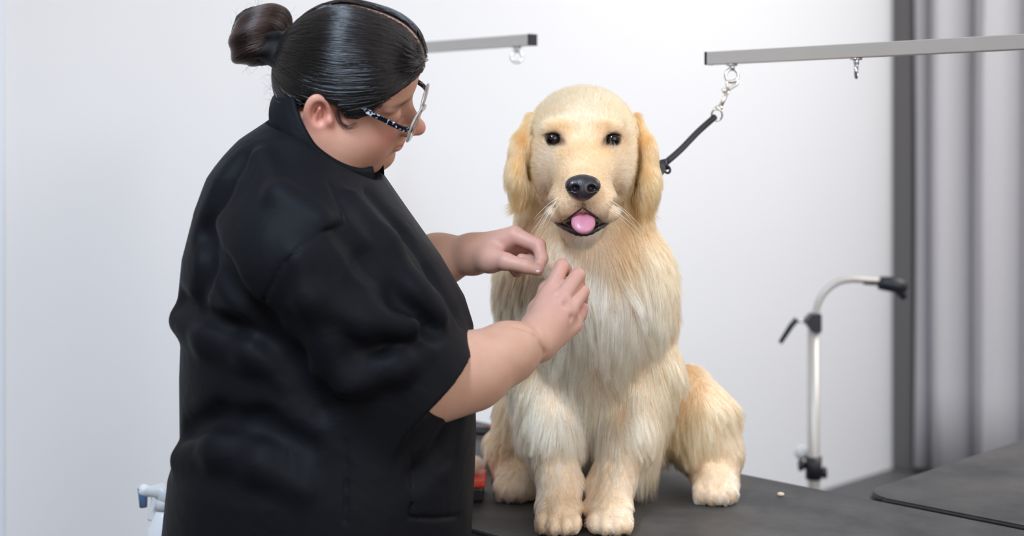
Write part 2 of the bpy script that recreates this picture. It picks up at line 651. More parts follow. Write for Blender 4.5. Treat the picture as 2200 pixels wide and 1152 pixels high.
# ---------------------------------------------------------------- grooming tables
def rounded_slab(u0, u1, v0, v1, z0, z1, r, edge=0.004):
    bm = bmesh.new()
    pts = []
    for (cu, cv, a0) in ((u1 - r, v1 - r, 0), (u0 + r, v1 - r, PI / 2), (u0 + r, v0 + r, PI), (u1 - r, v0 + r, 1.5 * PI)):
        for k in range(9):
            a = a0 + k / 8 * PI / 2
            pts.append((cu + r * math.cos(a), cv + r * math.sin(a)))
    lo = [bm.verts.new(UV(a, b, z0)) for a, b in pts]
    hi = [bm.verts.new(UV(a, b, z1)) for a, b in pts]
    top = bm.faces.new(hi); bm.faces.new(lo[::-1])
    n = len(pts)
    for i in range(n):
        bm.faces.new((lo[i], lo[(i + 1) % n], hi[(i + 1) % n], hi[i]))
    bmesh.ops.bevel(bm, geom=list(top.edges), offset=edge, segments=2, affect='EDGES')
    return bm


def grooming_table(u0, u1, v0, v1, label, r):
    t = empty('grooming_table', UV((u0 + u1) / 2, (v0 + v1) / 2, 0))
    tag(t, label, 'grooming table', 'grooming tables with ribbed black tops')
    bm_obj('mat', rounded_slab(u0 + 0.004, u1 - 0.004, v0 + 0.004, v1 - 0.004, TABLE_Z - 0.006, TABLE_Z, r, 0.003), M['mat'], t)
    bm_obj('table_top', rounded_slab(u0, u1, v0, v1, TABLE_Z - 0.034, TABLE_Z - 0.0062, r, 0.004), M['black_plastic'], t)
    bm = bmesh.new()
    for a in (u0 + 0.08, u1 - 0.08):
        c = UV(a, (v0 + v1) / 2, TABLE_Z - 0.05)
        bmesh.ops.create_cube(bm, size=1, matrix=Matrix.Translation(c) @ Matrix.Rotation(R45, 4, 'Z') @ Matrix.Diagonal((0.03, v1 - v0 - 0.08, 0.03, 1)))
    for b in (v0 + 0.06, v1 - 0.06):
        c = UV((u0 + u1) / 2, b, TABLE_Z - 0.05)
        bmesh.ops.create_cube(bm, size=1, matrix=Matrix.Translation(c) @ Matrix.Rotation(R45, 4, 'Z') @ Matrix.Diagonal((u1 - u0 - 0.13, 0.03, 0.03, 1)))
    bm_obj('frame', bm, M['steel'], t)
    for a in (u0 + 0.08, u1 - 0.08):
        for b in (v0 + 0.06, v1 - 0.06):
            lg = tube('leg', [UV(a, b, 0.02), UV(a, b, TABLE_Z - 0.06)], 0.016, M['steel'], t)
            tube('foot', [UV(a, b, 0.0), UV(a, b, 0.03)], 0.02, M['black_plastic'], lg)
    return t


V_ARM = 2.23
grooming_table(-2.55, -0.90, 1.648, 2.305, 'black ribbed grooming table the golden dog sits on', 0.05)
grooming_table(-1.42, -0.72, 2.328, 3.60, 'black ribbed grooming table standing empty in front of the curtain', 0.06)


# ---------------------------------------------------------------- grooming arms (square bars over the table)
def eyebolt(u, z, parent, rr=0.0125, turn=0.0):
    e = link('eyebolt', bpy.data.meshes.new('eyebolt'), M['chrome'], parent)
    bm = bmesh.new()
    c = UV(u, V_ARM, z)
    # washer, short shank and ring
    bmesh.ops.create_cone(bm, cap_ends=True, segments=16, radius1=0.011, radius2=0.011, depth=0.004, matrix=Matrix.Translation(c + np.array([0, 0, -0.002])))
    bmesh.ops.create_cone(bm, cap_ends=True, segments=12, radius1=0.005, radius2=0.006, depth=0.010, matrix=Matrix.Translation(c + np.array([0, 0, -0.007])))
    rc = c + np.array([0, 0, -0.010 - rr])
    ax = np.array([math.cos(turn), math.sin(turn), 0])
    ns, nt_ = 24, 10
    ring = []
    for i in range(ns):
        a = 2 * PI * i / ns
        rd = ax * math.cos(a) + np.array([0, 0, 1]) * math.sin(a)
        nn = np.cross(ax, [0, 0, 1])
        ring.append([bm.verts.new(rc + rd * (rr + 0.0032 * math.cos(2 * PI * k / nt_)) + nn * 0.0032 * math.sin(2 * PI * k / nt_)) for k in range(nt_)])
    for i in range(ns):
        for k in range(nt_):
            bm.faces.new((ring[i][k], ring[(i + 1) % ns][k], ring[(i + 1) % ns][(k + 1) % nt_], ring[i][(k + 1) % nt_]))
    bmesh.ops.recalc_face_normals(bm, faces=bm.faces)
    bm.to_mesh(e.data); bm.free()
    for p in e.data.polygons: p.use_smooth = True
    return rc


def bar_uv(name, u0, u1, z, w, hgt, mat, parent, bev=0.0015):
    c = UV((u0 + u1) / 2, V_ARM, z)
    return bm_obj(name, box_bm(*c, abs(u1 - u0), w, hgt, bev, rz=R45), mat, parent)


def grooming_arm(u_tip, u_post, z, bolts, label, z0=TABLE_Z):
    s = 1 if u_post > u_tip else -1
    t = empty('grooming_gantry', UV(u_post, V_ARM, z0))
    tag(t, label, 'grooming arm', 'grooming arms over the dog table')
    bar_uv('beam', u_tip + s * 0.004, u_post + s * 0.03, z, 0.025, 0.025, M['steel'], t)
    bar_uv('end_cap', u_tip - s * 0.0015, u_tip + s * 0.0035, z, 0.0256, 0.0256, M['black_plastic'], t, 0.001)
    c = UV(u_post, V_ARM, (z0 + z) / 2)
    bm_obj('post', box_bm(*c, 0.028, 0.028, z - z0 - 0.026, 0.0015, rz=R45), M['steel'], t)
    tube('brace', [UV(u_post - s * 0.105, V_ARM, z - 0.013), UV(u_post - s * 0.09, V_ARM, z - 0.05), UV(u_post - s * 0.06, V_ARM, z - 0.12), UV(u_post - s * 0.014, V_ARM, z - 0.24)], 0.011, M['dark_metal'], t)
    wd = 0.05 if z0 > 0 else 0.3
    cl = bm_obj('clamp' if z0 > 0 else 'foot_plate', box_bm(*UV(u_post, V_ARM, z0 + (0.03 if z0 > 0 else 0.008)), wd, wd, 0.06 if z0 > 0 else 0.016, 0.004, rz=R45), M['dark_metal'], t)
    if z0 > 0:
        tube('clamp_screw', [UV(u_post, V_ARM + 0.02, z0 + 0.03), UV(u_post, V_ARM + 0.062, z0 + 0.03)], 0.006, M['chrome'], cl)
    out = []
    for (ub, turn) in bolts:
        out.append(eyebolt(ub, z - 0.0125, t, turn=turn))
    return out


Z_R = CAMZ + (YH - 126) / FPX * 2.77
u_tip_r = (0.383 - 2.77) * S2
rings = grooming_arm(u_tip_r, -0.905, Z_R, [(u_tip_r + 0.055, 0.15), (u_tip_r + 0.327, 1.25)], 'square steel grooming arm with the black dog tether hooked on')
Z_L = CAMZ + (YH - 85) / FPX * 3.1
u_tip_l = (0.0375 - 3.1) * S2
grooming_arm(u_tip_l, -2.79, Z_L, [(u_tip_l - 0.05, 0.2)], "square steel grooming arm above the groomer's head, its ring hanging empty", 0.0)

# ---------------------------------------------------------------- the groomer
DB = 2.17                       # depth of the body's middle
# head frame: forward (right and down), up, far side
FA = math.radians(14)
PHI = math.radians(30)
hF = np.array([math.cos(FA), 0.0, -math.sin(FA)])
hn = np.array([math.sin(FA), 0.0, math.cos(FA)])
hU = math.cos(PHI) * hn + math.sin(PHI) * np.array([0, -1.0, 0])
hL = math.sin(PHI) * hn + math.cos(PHI) * np.array([0, 1.0, 0])
HC = W(732, 195, DB)            # middle of the head between the ears
HS = 1.0                       # head scale
HR = np.stack([hL, hF, hU], 1)  # columns: local x (far side), y (forward), z (up)


def H(x, y, z):
    return HC + HR @ (np.array([x, y, z]) * HS)


body = SDF()
k = 0.018


def hell(c, r, kk=0.018, mode='add', tilt=None):
    R = HR if tilt is None else HR @ tilt
    body.ell(H(*c), np.asarray(r) * HS, R, kk, mode)


def hcone(a, b, ra, rb, kk=0.012, mode='add'):
    body.cone(H(*a), H(*b), ra * HS, rb * HS, kk, mode)


# cranium, face, jaw
hell((0, 0.004, 0.040), (0.076, 0.092, 0.091))
hell((0, 0.045, -0.012), (0.063, 0.060, 0.075), 0.03)
hell((0, 0.040, -0.060), (0.055, 0.055, 0.050), 0.03)
for s in (-1, 1):
    hell((s * 0.040, 0.052, -0.050), (0.032, 0.036, 0.036), 0.025)       # cheeks
    hell((s * 0.052, 0.000, -0.058), (0.026, 0.045, 0.035), 0.03)        # jaw angle
    hell((s * 0.036, 0.082, 0.022), (0.028, 0.014, 0.010), 0.016)        # brow
hell((0, 0.080, -0.094), (0.020, 0.020, 0.017), 0.02)                    # chin
hell((0, 0.030, -0.105), (0.050, 0.052, 0.030), 0.03)                    # fullness below the chin
hell((0, 0.077, 0.056), (0.050, 0.033, 0.040), 0.03)                      # forehead
for s in (-1, 1):
    hell((s * 0.033, 0.110, 0.002), (0.020, 0.016, 0.012), 0.016, 'sub')  # sockets
    hell((s * 0.033, 0.088, 0.000), (0.0155, 0.013, 0.0125), 0.006)       # lowered eyelids
# nose
hcone((0, 0.097, 0.010), (0, 0.124, -0.028), 0.0085, 0.0115, 0.012)
hell((0, 0.127, -0.031), (0.0125, 0.0115, 0.0105), 0.008)
for s in (-1, 1):
    hell((s * 0.0135, 0.113, -0.035), (0.0085, 0.011, 0.0085), 0.008)
    hell((s * 0.008, 0.119, -0.043), (0.004, 0.006, 0.004), 0.004, 'sub')
# lips
hell((0, 0.092, -0.058), (0.024, 0.017, 0.016), 0.012)
hell((0, 0.105, -0.0575), (0.021, 0.0075, 0.0055), 0.005)
hell((0, 0.102, -0.068), (0.019, 0.0085, 0.0065), 0.005)
body.cone(H(-0.024, 0.106, -0.0628), H(0.024, 0.106, -0.0628), 0.0022, 0.0022, 0.003, 'sub')
# ears
for s in (-1, 1):
    ea = np.array([[math.cos(0.38 * s), -math.sin(0.38 * s), 0], [math.sin(0.38 * s), math.cos(0.38 * s), 0], [0, 0, 1]])
    lean = np.array([[1, 0, 0], [0, math.cos(0.22), -math.sin(0.22)], [0, math.sin(0.22), math.cos(0.22)]])
    T = ea @ lean
    hell((s * 0.086, -0.014, -0.004), (0.0105, 0.022, 0.040), 0.005, 'add', T)
    hell((s * 0.097, -0.010, 0.006), (0.016, 0.0135, 0.021), 0.004, 'sub', T)
    hell((s * 0.082, -0.006, -0.034), (0.0085, 0.011, 0.012), 0.008)
    hell((s * 0.088, 0.004, -0.005), (0.0045, 0.0045, 0.007), 0.004)       # tragus
    hcone((s * 0.090, -0.013, 0.014), (s * 0.089, -0.018, -0.008), 0.003, 0.003, 0.004)
# neck and shoulders (mostly under the tunic)
body.chain([H(0, -0.02, -0.03), W(692, 305, DB + 0.01), W(650, 400, DB + 0.02)], [0.066, 0.068, 0.080], 0.03)
body.chain([W(640, 540, DB - 0.12), W(640, 480, DB + 0.03), W(650, 540, DB + 0.16)], [0.06, 0.09, 0.06], 0.04)
body.chain([W(630, 520, DB), W(690, 700, DB), W(690, 1050, DB)], [0.10, 0.15, 0.16], 0.04)

# near arm
SH_N = W(645, 530, 2.02); EL_N = W(868, 818, 2.045); MID_N = W(1012, 797, 2.095); WR_N = W(1138, 735, 2.185)
body.chain([SH_N, EL_N], [0.072, 0.058], 0.04)
body.chain([EL_N, MID_N, W(1090, 758, 2.145), WR_N], [0.060, 0.0525, 0.041, 0.031], 0.03)
body.ell(W(930, 820, 2.06), (0.055, 0.045, 0.052), None, 0.04)


def fingers(spec, kk):
    for pts, rad in spec:
        body.chain([W(*q) for q in pts], rad, kk)


# back of the near hand
fingers([
    ([(1146, 728, 2.195), (1180, 634, 2.238)], [0.027, 0.0165]),
    ([(1150, 730, 2.190), (1203, 645, 2.222)], [0.027, 0.0165]),
    ([(1156, 734, 2.190), (1222, 668, 2.222)], [0.026, 0.0155]),
    ([(1162, 742, 2.195), (1232, 698, 2.235)], [0.024, 0.0145]),
    ([(1146, 712, 2.215), (1158, 668, 2.255), (1176, 624, 2.295), (1190, 600, 2.32)], [0.024, 0.0165, 0.0125, 0.0105]),
], 0.012)
fingers([
    ([(1180, 634, 2.238), (1207, 572, 2.262), (1215, 580, 2.300), (1203, 590, 2.325)], [0.0138, 0.0118, 0.0105, 0.009]),
    ([(1203, 645, 2.222), (1241, 592, 2.252), (1243, 610, 2.290), (1226, 618, 2.315)], [0.0138, 0.0120, 0.0106, 0.009]),
    ([(1222, 668, 2.222), (1251, 627, 2.255), (1250, 645, 2.290), (1232, 650, 2.312)], [0.0130, 0.0113, 0.0100, 0.0088]),
    ([(1232, 698, 2.235), (1250, 664, 2.258), (1248, 678, 2.288), (1234, 680, 2.306)], [0.0120, 0.0102, 0.0092, 0.008]),
], 0.003)
# dimples between the knuckles and wrist crease
for q in ((1197, 632, 2.205), (1216, 655, 2.205), (1230, 683, 2.21)):
    dd = body.hit(q[0], q[1], 2.0, 2.5)
    if dd: body.ell(W(q[0], q[1], dd - 0.003), 0.0045, None, 0.006, 'sub')
cr = [(1108, 702), (1130, 706), (1150, 722), (1163, 742), (1170, 760)]
crp = []
for a, b in cr:
    dd = body.hit(a, b, 2.0, 2.4)
    if dd: crp.append(W(a, b, dd - 0.0005))
if len(crp) > 1: body.chain(crp, [0.0022] * len(crp), 0.006, 'sub')

# far arm
SH_F = W(650, 520, 2.36); EL_F = W(840, 600, 2.47); WR_F = W(1012, 545, 2.40)
body.chain([SH_F, EL_F], [0.08, 0.058], 0.03)
body.chain([EL_F, W(940, 560, 2.44), WR_F], [0.058, 0.041, 0.0305], 0.03)
fingers([
    ([(1016, 543, 2.40), (1105, 506, 2.372)], [0.0275, 0.0165]),
    ([(1016, 543, 2.40), (1100, 520, 2.400)], [0.0270, 0.0165]),
    ([(1016, 547, 2.405), (1090, 535, 2.410)], [0.026, 0.016]),
    ([(1016, 550, 2.405), (1080, 550, 2.415)], [0.025, 0.015]),
    ([(1022, 552, 2.395), (1052, 558, 2.362), (1086, 562, 2.335)], [0.024, 0.0195, 0.0148]),
], 0.016)
fingers([
    ([(1086, 562, 2.335), (1130, 573, 2.322), (1156, 581, 2.320)], [0.0142, 0.0115, 0.0092]),
    ([(1105, 506, 2.372), (1157, 528, 2.352), (1164, 556, 2.336), (1158, 577, 2.330)], [0.0148, 0.0118, 0.0102, 0.0088]),
    ([(1100, 520, 2.400), (1150, 540, 2.388), (1140, 562, 2.366), (1120, 556, 2.362)], [0.0145, 0.0115, 0.010, 0.009]),
    ([(1090, 535, 2.410), (1138, 556, 2.398), (1126, 574, 2.378), (1108, 566, 2.374)], [0.0138, 0.011, 0.0098, 0.0088]),
    ([(1080, 550, 2.415), (1120, 576, 2.408), (1110, 584, 2.392), (1098, 574, 2.388)], [0.0125, 0.010, 0.009, 0.008]),
], 0.0045)

bV, bF = body.mesh(0.0024)
bV = smooth_np(bV, bF, 1, 0.4)
p = bV.astype(float)
col = np.tile(np.array(lin(190, 146, 124)), (len(p), 1))
for q, r, w in ((W(1215, 640, 2.23), 0.07, 0.75), (W(1120, 545, 2.36), 0.075, 0.85)):
    col = mixc(col, lin(196, 148, 136), gauss(p, q, r) * w)
for q in ((1207, 572, 2.262), (1241, 592, 2.252), (1251, 627, 2.255), (1250, 664, 2.258), (1157, 528, 2.352), (1160, 578, 2.33)):
    col = mixc(col, lin(205, 118, 108), gauss(p, W(*q), 0.013) * 0.35)
loc = ((p - HC) @ HR) / HS
face = 1 / (1 + np.exp((np.linalg.norm(loc - np.array([0, 0.03, -0.02]), axis=1) - 0.15) / 0.01))
col = mixc(col, lin(180, 130, 110), face * 0.7)
for s in (-1, 1):
    col = mixc(col, lin(190, 112, 100), np.exp(-(((loc - np.array([s * 0.045, 0.08, -0.035])) / 0.024) ** 2).sum(1)) * 0.55)
    col = mixc(col, lin(206, 130, 116), np.exp(-(((loc - np.array([s * 0.082, -0.012, 0])) / 0.028) ** 2).sum(1)) * 0.7)
    # eyebrow and lash line
    br = np.exp(-(((loc - np.array([s * 0.036, 0.090, 0.027])) / np.array([0.024, 0.04, 0.0045])) ** 2).sum(1))
    col = mixc(col, lin(62, 40, 34), np.clip(br * 1.1, 0, 0.9))
    la = np.exp(-(((loc - np.array([s * 0.033, 0.100, -0.0085])) / np.array([0.016, 0.012, 0.0018])) ** 2).sum(1))
    col = mixc(col, lin(30, 20, 18), np.clip(la, 0, 0.9))
lp = np.exp(-(((loc - np.array([0, 0.108, -0.0628])) / np.array([0.021, 0.014, 0.0085])) ** 4).sum(1))
col = mixc(col, lin(172, 92, 88), lp * 0.8)
nt_ = np.exp(-(((loc - np.array([0, 0.128, -0.032])) / 0.017) ** 2).sum(1))
col = mixc(col, lin(208, 128, 112), nt_ * 0.6)
# darker downy hairline behind and below the ear
nk = np.exp(-(((loc - np.array([-0.055, -0.062, -0.035])) / np.array([0.03, 0.03, 0.02])) ** 2).sum(1))
col = mixc(col, lin(70, 48, 42), np.clip(nk, 0, 0.75))
person = mesh_np('person', bV, bF, M['skin'], None, True, col)
tag(person, 'groomer in a black tunic and clear glasses leaning over the dog', 'person')

# fingernails: far thumb and the near forefinger
def nail(c, fwd, up, L_, Wd):
    c = np.asarray(c); fwd = nrm(np.asarray(fwd, float)); up = nrm(np.asarray(up, float) - fwd * (np.asarray(up, float) @ fwd)); sd = np.cross(fwd, up)
    V, F = [], []
    n = 7
    for i in range(n):
        for j in range(n):
            a = (j / (n - 1) - 0.5) * 2; b = (i / (n - 1) - 0.5) * 2
            wv = Wd * (1 - 0.12 * max(b, 0) ** 2)
            V.append(c + sd * a * wv + fwd * b * L_ * math.sqrt(max(0.0, 1 - 0.35 * a * a)) + up * (-0.0028 * a * a - 0.001 * b * b))
    for i in range(n - 1):
        for j in range(n - 1):
            F.append((i * n + j, i * n + j + 1, (i + 1) * n + j + 1, (i + 1) * n + j))
    o = mesh_np('fingernail', V, F, M['nail'], person)
    s = o.modifiers.new('thickness', 'SOLIDIFY'); s.thickness = 0.0006
    return o


dd = body.hit(1151, 580, 2.1, 2.6)
if dd:
    nail(W(1151, 580, dd - 0.0004), W(1156, 581, 2.32) - W(1130, 573, 2.322), (0.1, -1, 0.1), 0.0078, 0.0058)

# ---------------------------------------------------------------- tunic
shirt = SDF()
cc = W(702, 292, DB + 0.005)
ca = nrm(np.array([0.80, 0, -0.60])); cb = nrm(np.array([0.22, 0.90, 0.38])); cn = nrm(np.cross(ca, cb))
rows = np.array([  # py, left px, right px, half width across the body, centre depth offset
    (225, 615, 700, 0.050, 0.02), (262, 572, 735, 0.095, 0.02), (300, 525, 765, 0.150, 0.02), (380, 458, 822, 0.200, 0.02), (450, 428, 872, 0.215, 0.01),
    (550, 404, 945, 0.222, 0.0), (640, 394, 998, 0.225, 0.0), (700, 401, 1017, 0.222, 0.0), (800, 397, 1020, 0.222, 0.0),
    (930, 399, 1023, 0.230, 0.0), (1010, 374, 1020, 0.240, 0.0), (1126, 362, 1014, 0.245, 0.0), (1290, 345, 1005, 0.245, 0.0)])
rz_ = np.array([W(0, q[0], DB)[2] for q in rows])[::-1]
rcx = np.array([W((q[1] + q[2]) / 2, 0, DB)[0] for q in rows])[::-1]
rax = np.array([(q[2] - q[1]) / 2 / FPX * DB for q in rows])[::-1]
rby = rows[::-1, 3]
rcy = DB + rows[::-1, 4]


def torso(p):
    z = p[:, 2]
    cx = np.interp(z, rz_, rcx); a = np.interp(z, rz_, rax); b = np.interp(z, rz_, rby); cy = np.interp(z, rz_, rcy)
    dx = np.abs(p[:, 0] - cx) / a; dy = np.abs(p[:, 1] - cy) / b
    e = 2.25
    r = (dx ** e + dy ** e) ** (1 / e)
    d = (r - 1) * np.minimum(a, b) * 0.85
    return np.maximum(d, np.maximum(z - rz_[-1], rz_[0] - z))


zlo = rz_[0]
shirt.fn(torso, (-0.65, DB - 0.3, zlo), (0.0, DB + 0.3, rz_[-1]), 0.03)
# back / shoulder fullness
shirt.ell(W(600, 430, DB - 0.02), (0.09, 0.16, 0.09), None, 0.04)
HEM_N = W(890, 846, 2.055)
SL_N = W(640, 555, 1.995)
ax_n = nrm(HEM_N - SL_N)


def sleeve(a, b, ra, rb):
    a = np.asarray(a); b = np.asarray(b); ab = b - a; L_ = float(np.linalg.norm(ab)); ax = ab / L_
    def f(p):
        q = p - a
        t_ = np.clip(q @ ax, 0, L_ + 0.05)
        r = ra + (rb - ra) * t_ / L_
        d = np.sqrt(((q - t_[:, None] * ax) ** 2).sum(1)) - r
        v = np.maximum(d, q @ ax - L_)
        # open end: hollow the last stretch so the hem has an edge
        return np.maximum(v, -np.maximum(d + 0.016, (L_ - 0.04) - q @ ax))
    m_ = max(ra, rb)
    return f, np.minimum(a, b) - m_ - 0.02, np.maximum(a, b) + m_ + 0.02


shirt.fn(*sleeve(SL_N, HEM_N, 0.108, 0.101), 0.04)
# far sleeve
SL_F = W(650, 540, 2.33); HEM_F = W(800, 600, 2.46); ax_f = nrm(HEM_F - SL_F)
shirt.fn(*sleeve(SL_F, HEM_F, 0.115, 0.095), 0.03)


def crease(pts, rad, kk, mode='sub', sink=0.0, d0=1.6, d1=2.4):
    q = []
    for a, b in pts:
        dd = shirt.hit(a, b, d0, d1)
        if dd: q.append(W(a, b, dd + sink))
    if len(q) > 1:
        shirt.chain(q, rad if not np.isscalar(rad) else [rad] * len(q), kk, mode)


# folds: the deep one across the back, drapes on the sleeve, gathers at the belly
crease([(384, 650), (430, 690), (500, 712), (575, 735), (640, 765)], [0.010, 0.010, 0.009, 0.008, 0.004], 0.03, 'sub', -0.002)
crease([(388, 690), (450, 728), (540, 760), (630, 800)], [0.014, 0.014, 0.012, 0.006], 0.03, 'add', 0.004)
crease([(440, 500), (480, 590), (560, 690), (620, 790), (690, 880)], [0.008, 0.010, 0.012, 0.010, 0.006], 0.03, 'sub', -0.002)
crease([(450, 530), (440, 580), (425, 640)], [0.008, 0.010, 0.006], 0.025, 'sub', -0.002)
crease([(760, 720), (830, 745), (890, 740), (920, 705)], [0.004, 0.009, 0.009, 0.004], 0.03, 'sub', -0.003)
crease([(690, 650), (780, 690), (870, 690), (930, 650)], [0.006, 0.012, 0.012, 0.006], 0.035, 'add', 0.004)
crease([(700, 790), (770, 815), (850, 790), (900, 750)], [0.006, 0.010, 0.010, 0.006], 0.03, 'add', 0.003)
crease([(735, 500), (790, 560), (860, 640), (930, 700)], [0.005, 0.008, 0.010, 0.008], 0.03, 'sub', -0.003)
crease([(760, 430), (830, 520), (890, 620), (940, 680)], [0.006, 0.010, 0.010, 0.006], 0.03, 'add', 0.003)
crease([(800, 420), (870, 500), (930, 590), (985, 680)], [0.004, 0.007, 0.008, 0.006], 0.025, 'sub', -0.002)
crease([(640, 560), (660, 640), (700, 740), (740, 830)], [0.006, 0.010, 0.010, 0.006], 0.03, 'add', 0.003)
crease([(400, 930), (470, 900), (560, 910), (660, 960)], [0.010, 0.010, 0.008, 0.004], 0.03, 'sub', -0.002)
crease([(390, 985), (470, 970), (560, 1000), (650, 1050)], [0.010, 0.012, 0.010, 0.004], 0.035, 'add', 0.004)
crease([(520, 340), (470, 420), (440, 500)], [0.006, 0.008, 0.005], 0.03, 'sub', -0.002)
crease([(560, 340), (600, 420), (690, 470)], [0.006, 0.008, 0.006], 0.03, 'add', 0.003)
crease([(980, 900), (960, 960), (900, 1020)], [0.004, 0.008, 0.005], 0.03, 'sub', -0.002)
# seams
crease([(706, 390), (722, 430), (741, 484)], 0.0022, 0.003, 'sub', -0.0012)
crease([(741, 484), (690, 500), (640, 535), (600, 580), (570, 640), (562, 690)], 0.0022, 0.003, 'sub', -0.0012)
crease([(884, 925), (885, 1010), (880, 1110)], 0.0022, 0.004, 'sub', 0.0)
crease([(742, 950), (744, 1040), (742, 1120)], 0.0022, 0.004, 'sub', 0.0)
crease([(880, 1110), (930, 1114), (985, 1108)], 0.0022, 0.004, 'sub', 0.0)


# neck opening


def neck_cut(q):
    e = q - cc
    h_ = e @ cn
    r_ = np.sqrt(np.maximum((e * e).sum(1) - h_ * h_, 0))
    return (h_ + 0.012 - np.maximum(r_ - 0.096, 0) * 1.6) * 0.6


shirt.fn(neck_cut, (-9, -9, -9), (9, 9, 9), 0.0, 'int')
sV, sF = shirt.mesh(0.0032)
sV = smooth_np(sV, sF, 2, 0.5)
tunic = mesh_np('tunic', sV, sF, M['cloth'], person)
tag(tunic, 'short-sleeved black tunic with a turned collar')

# collar: a stand with a turned-over fall, open at the throat
prof = [(-0.012, -0.030), (-0.006, 0.004), (-0.001, 0.026), (0.004, 0.031), (0.010, 0.026), (0.017, 0.004), (0.026, -0.022), (0.024, -0.026), (0.012, -0.004)]
V, F = [], []
ns = 72
for i in range(ns + 1):
    a = math.radians(14) + (2 * PI - math.radians(28)) * i / ns
    rd = ca * (math.cos(a) * (0.084 if math.cos(a) > 0 else 0.086)) + cb * math.sin(a) * 0.084
    rn = nrm(rd)
    lift = -0.003 + 0.033 * max(0, -math.cos(a)) - 0.010 * max(0, math.cos(a))
    tipx = math.exp(-((min(i, ns - i)) / 5.0) ** 2)
    for (r_, h_) in prof:
        fl_ = tipx * (0.012 if r_ > 0.012 else 0.0)
        V.append(cc + rd + rn * (r_ * (0.8 + 0.2 * math.cos(a)) + fl_) + cn * (h_ + lift - tipx * 0.008 * (r_ > 0.012)))
m = len(prof)
for i in range(ns):
    for j in range(m):
        F.append((i * m + j, i * m + (j + 1) % m, (i + 1) * m + (j + 1) % m, (i + 1) * m + j))
F.append(tuple(range(m))); F.append(tuple(ns * m + j for j in range(m))[::-1])
mesh_np('collar', V, F, M['cloth'], tunic)

# ---------------------------------------------------------------- trousers and shoes
tr = SDF()
hipx = W(690, 0, DB)[0]
tr.ell((hipx, DB, 0.72), (0.215, 0.215, 0.16), None, 0.05)
for s, fx in ((-1, -0.02), (1, 0.03)):
    tr.chain([(hipx, DB + s * 0.10, 0.70), (hipx + fx, DB + s * 0.115, 0.42), (hipx + fx - 0.01, DB + s * 0.12, 0.07)], [0.125, 0.09, 0.07], 0.03)
tV, tF = tr.mesh(0.008)
mesh_np('trousers', tV, tF, M['trouser'], person)
for s, fx in ((-1, -0.02), (1, 0.03)):
    sh = SDF()
    x0 = hipx + fx; y0 = DB + s * 0.12
    sh.ell((x0 + 0.06, y0, 0.035), (0.13, 0.046, 0.034), None, 0.02)
    sh.ell((x0 - 0.01, y0, 0.06), (0.065, 0.044, 0.055), None, 0.03)
    sh.fn(lambda q: 0.001 - q[:, 2], (x0 - 0.3, y0 - 0.2, -0.2), (x0 + 0.3, y0 + 0.2, 0.2), 0.0, 'int')
    v_, f_ = sh.mesh(0.005)
    mesh_np('shoe', v_, f_, M['shoe'], person)

# ---------------------------------------------------------------- hair
cap = SDF()


def cell(c, r, kk=0.02, mode='add'):
    cap.ell(H(*c), np.asarray(r) * HS, HR, kk, mode)


cell((0, 0.008, 0.046), (0.084, 0.099, 0.098))
cell((0, -0.045, 0.010), (0.060, 0.052, 0.070), 0.04)
cell((0, 0.058, 0.074), (0.068, 0.056, 0.058), 0.03)


def hairline(p):
    """negative where hair may grow"""
    l = ((p - HC) @ HR) / HS
    x, y, z = np.abs(l[:, 0]), l[:, 1], l[:, 2]
    # front hairline: low at the temples, high at the middle
    ylim = np.interp(z, [-0.04, -0.012, 0.004, 0.020, 0.040, 0.060, 0.075, 0.095], [0.0, 0.002, 0.050, 0.064, 0.076, 0.092, 0.112, 0.13])
    # around the ear and the nape
    zlim = np.interp(y, [-0.12, -0.08, -0.045, -0.025, 0.006, 0.03, 0.06], [-0.050, -0.044, -0.012, 0.030, 0.026, 0.0, 0.0])
    return np.maximum(y - ylim, zlim - z) * 0.8


cap.fn(hairline, (-9, -9, -9), (9, 9, 9), 0.0, 'int')
hV, hFc = cap.mesh(0.0024, HC - 0.17, HC + 0.17)
hV = smooth_np(hV, hFc, 1, 0.4)
hl_ = ((hV.astype(float) - HC) @ HR)
hcol = np.tile(np.array(lin(10, 8, 8)), (len(hV), 1))
hcol = mixc(hcol, lin(170, 128, 112), np.exp(-((hl_[:, 0] - 0.002) / 0.0030) ** 2) * ((hl_[:, 2] > 0.03) & (hl_[:, 1] > -0.03)))
hair = mesh_np('hair', hV, hFc, M['hair_cap'], person, True, hcol)
tag(hair, 'dark brown hair combed flat back from a middle parting')
bun_c = W(563, 78, DB + 0.02)
tie_c = W(606, 120, DB + 0.01)
bvh = BVHTree.FromPolygons([tuple(v) for v in hV.tolist()], hFc.tolist())
# strands combed over the cap to the tie
hn_ = vnormals(hV, hFc)
cl = ((hV.astype(float) - HC) @ HR) / HS
capn = ((hV - HC) * 1.0)
ok = np.flatnonzero(hairline(hV.astype(float)) < -0.0005)
nst = 15000
pick = RNG.choice(ok, nst)
pos = hV[pick].astype(float) + RNG.normal(0, 0.0012, (nst, 3))
K = 13
P = np.zeros((nst, K, 3))
good = np.ones(nst, bool)
loc0 = ((pos - HC) @ HR) / HS
part = (np.abs(loc0[:, 0] - 0.002) < 0.0046) & (loc0[:, 2] > 0.03) & (loc0[:, 1] > -0.03)
good &= ~part
lift = 0.0004 + 0.0016 * RNG.random(nst)
ax_t = nrm(HC - tie_c)
rel = pos - tie_c
e1_ = nrm(np.cross(ax_t, [0, 0, 1.0])); e2_ = np.cross(ax_t, e1_)
ph_ = np.arctan2(rel @ e1_, rel @ e2_)
lift = lift + 0.0011 * (1 + np.sin(ph_ * 46 + 2 * np.sin(ph_ * 13))) + 0.0006 * (1 + np.sin(ph_ * 118))
tie_j = tie_c + RNG.normal(0, 0.010, (nst, 3))
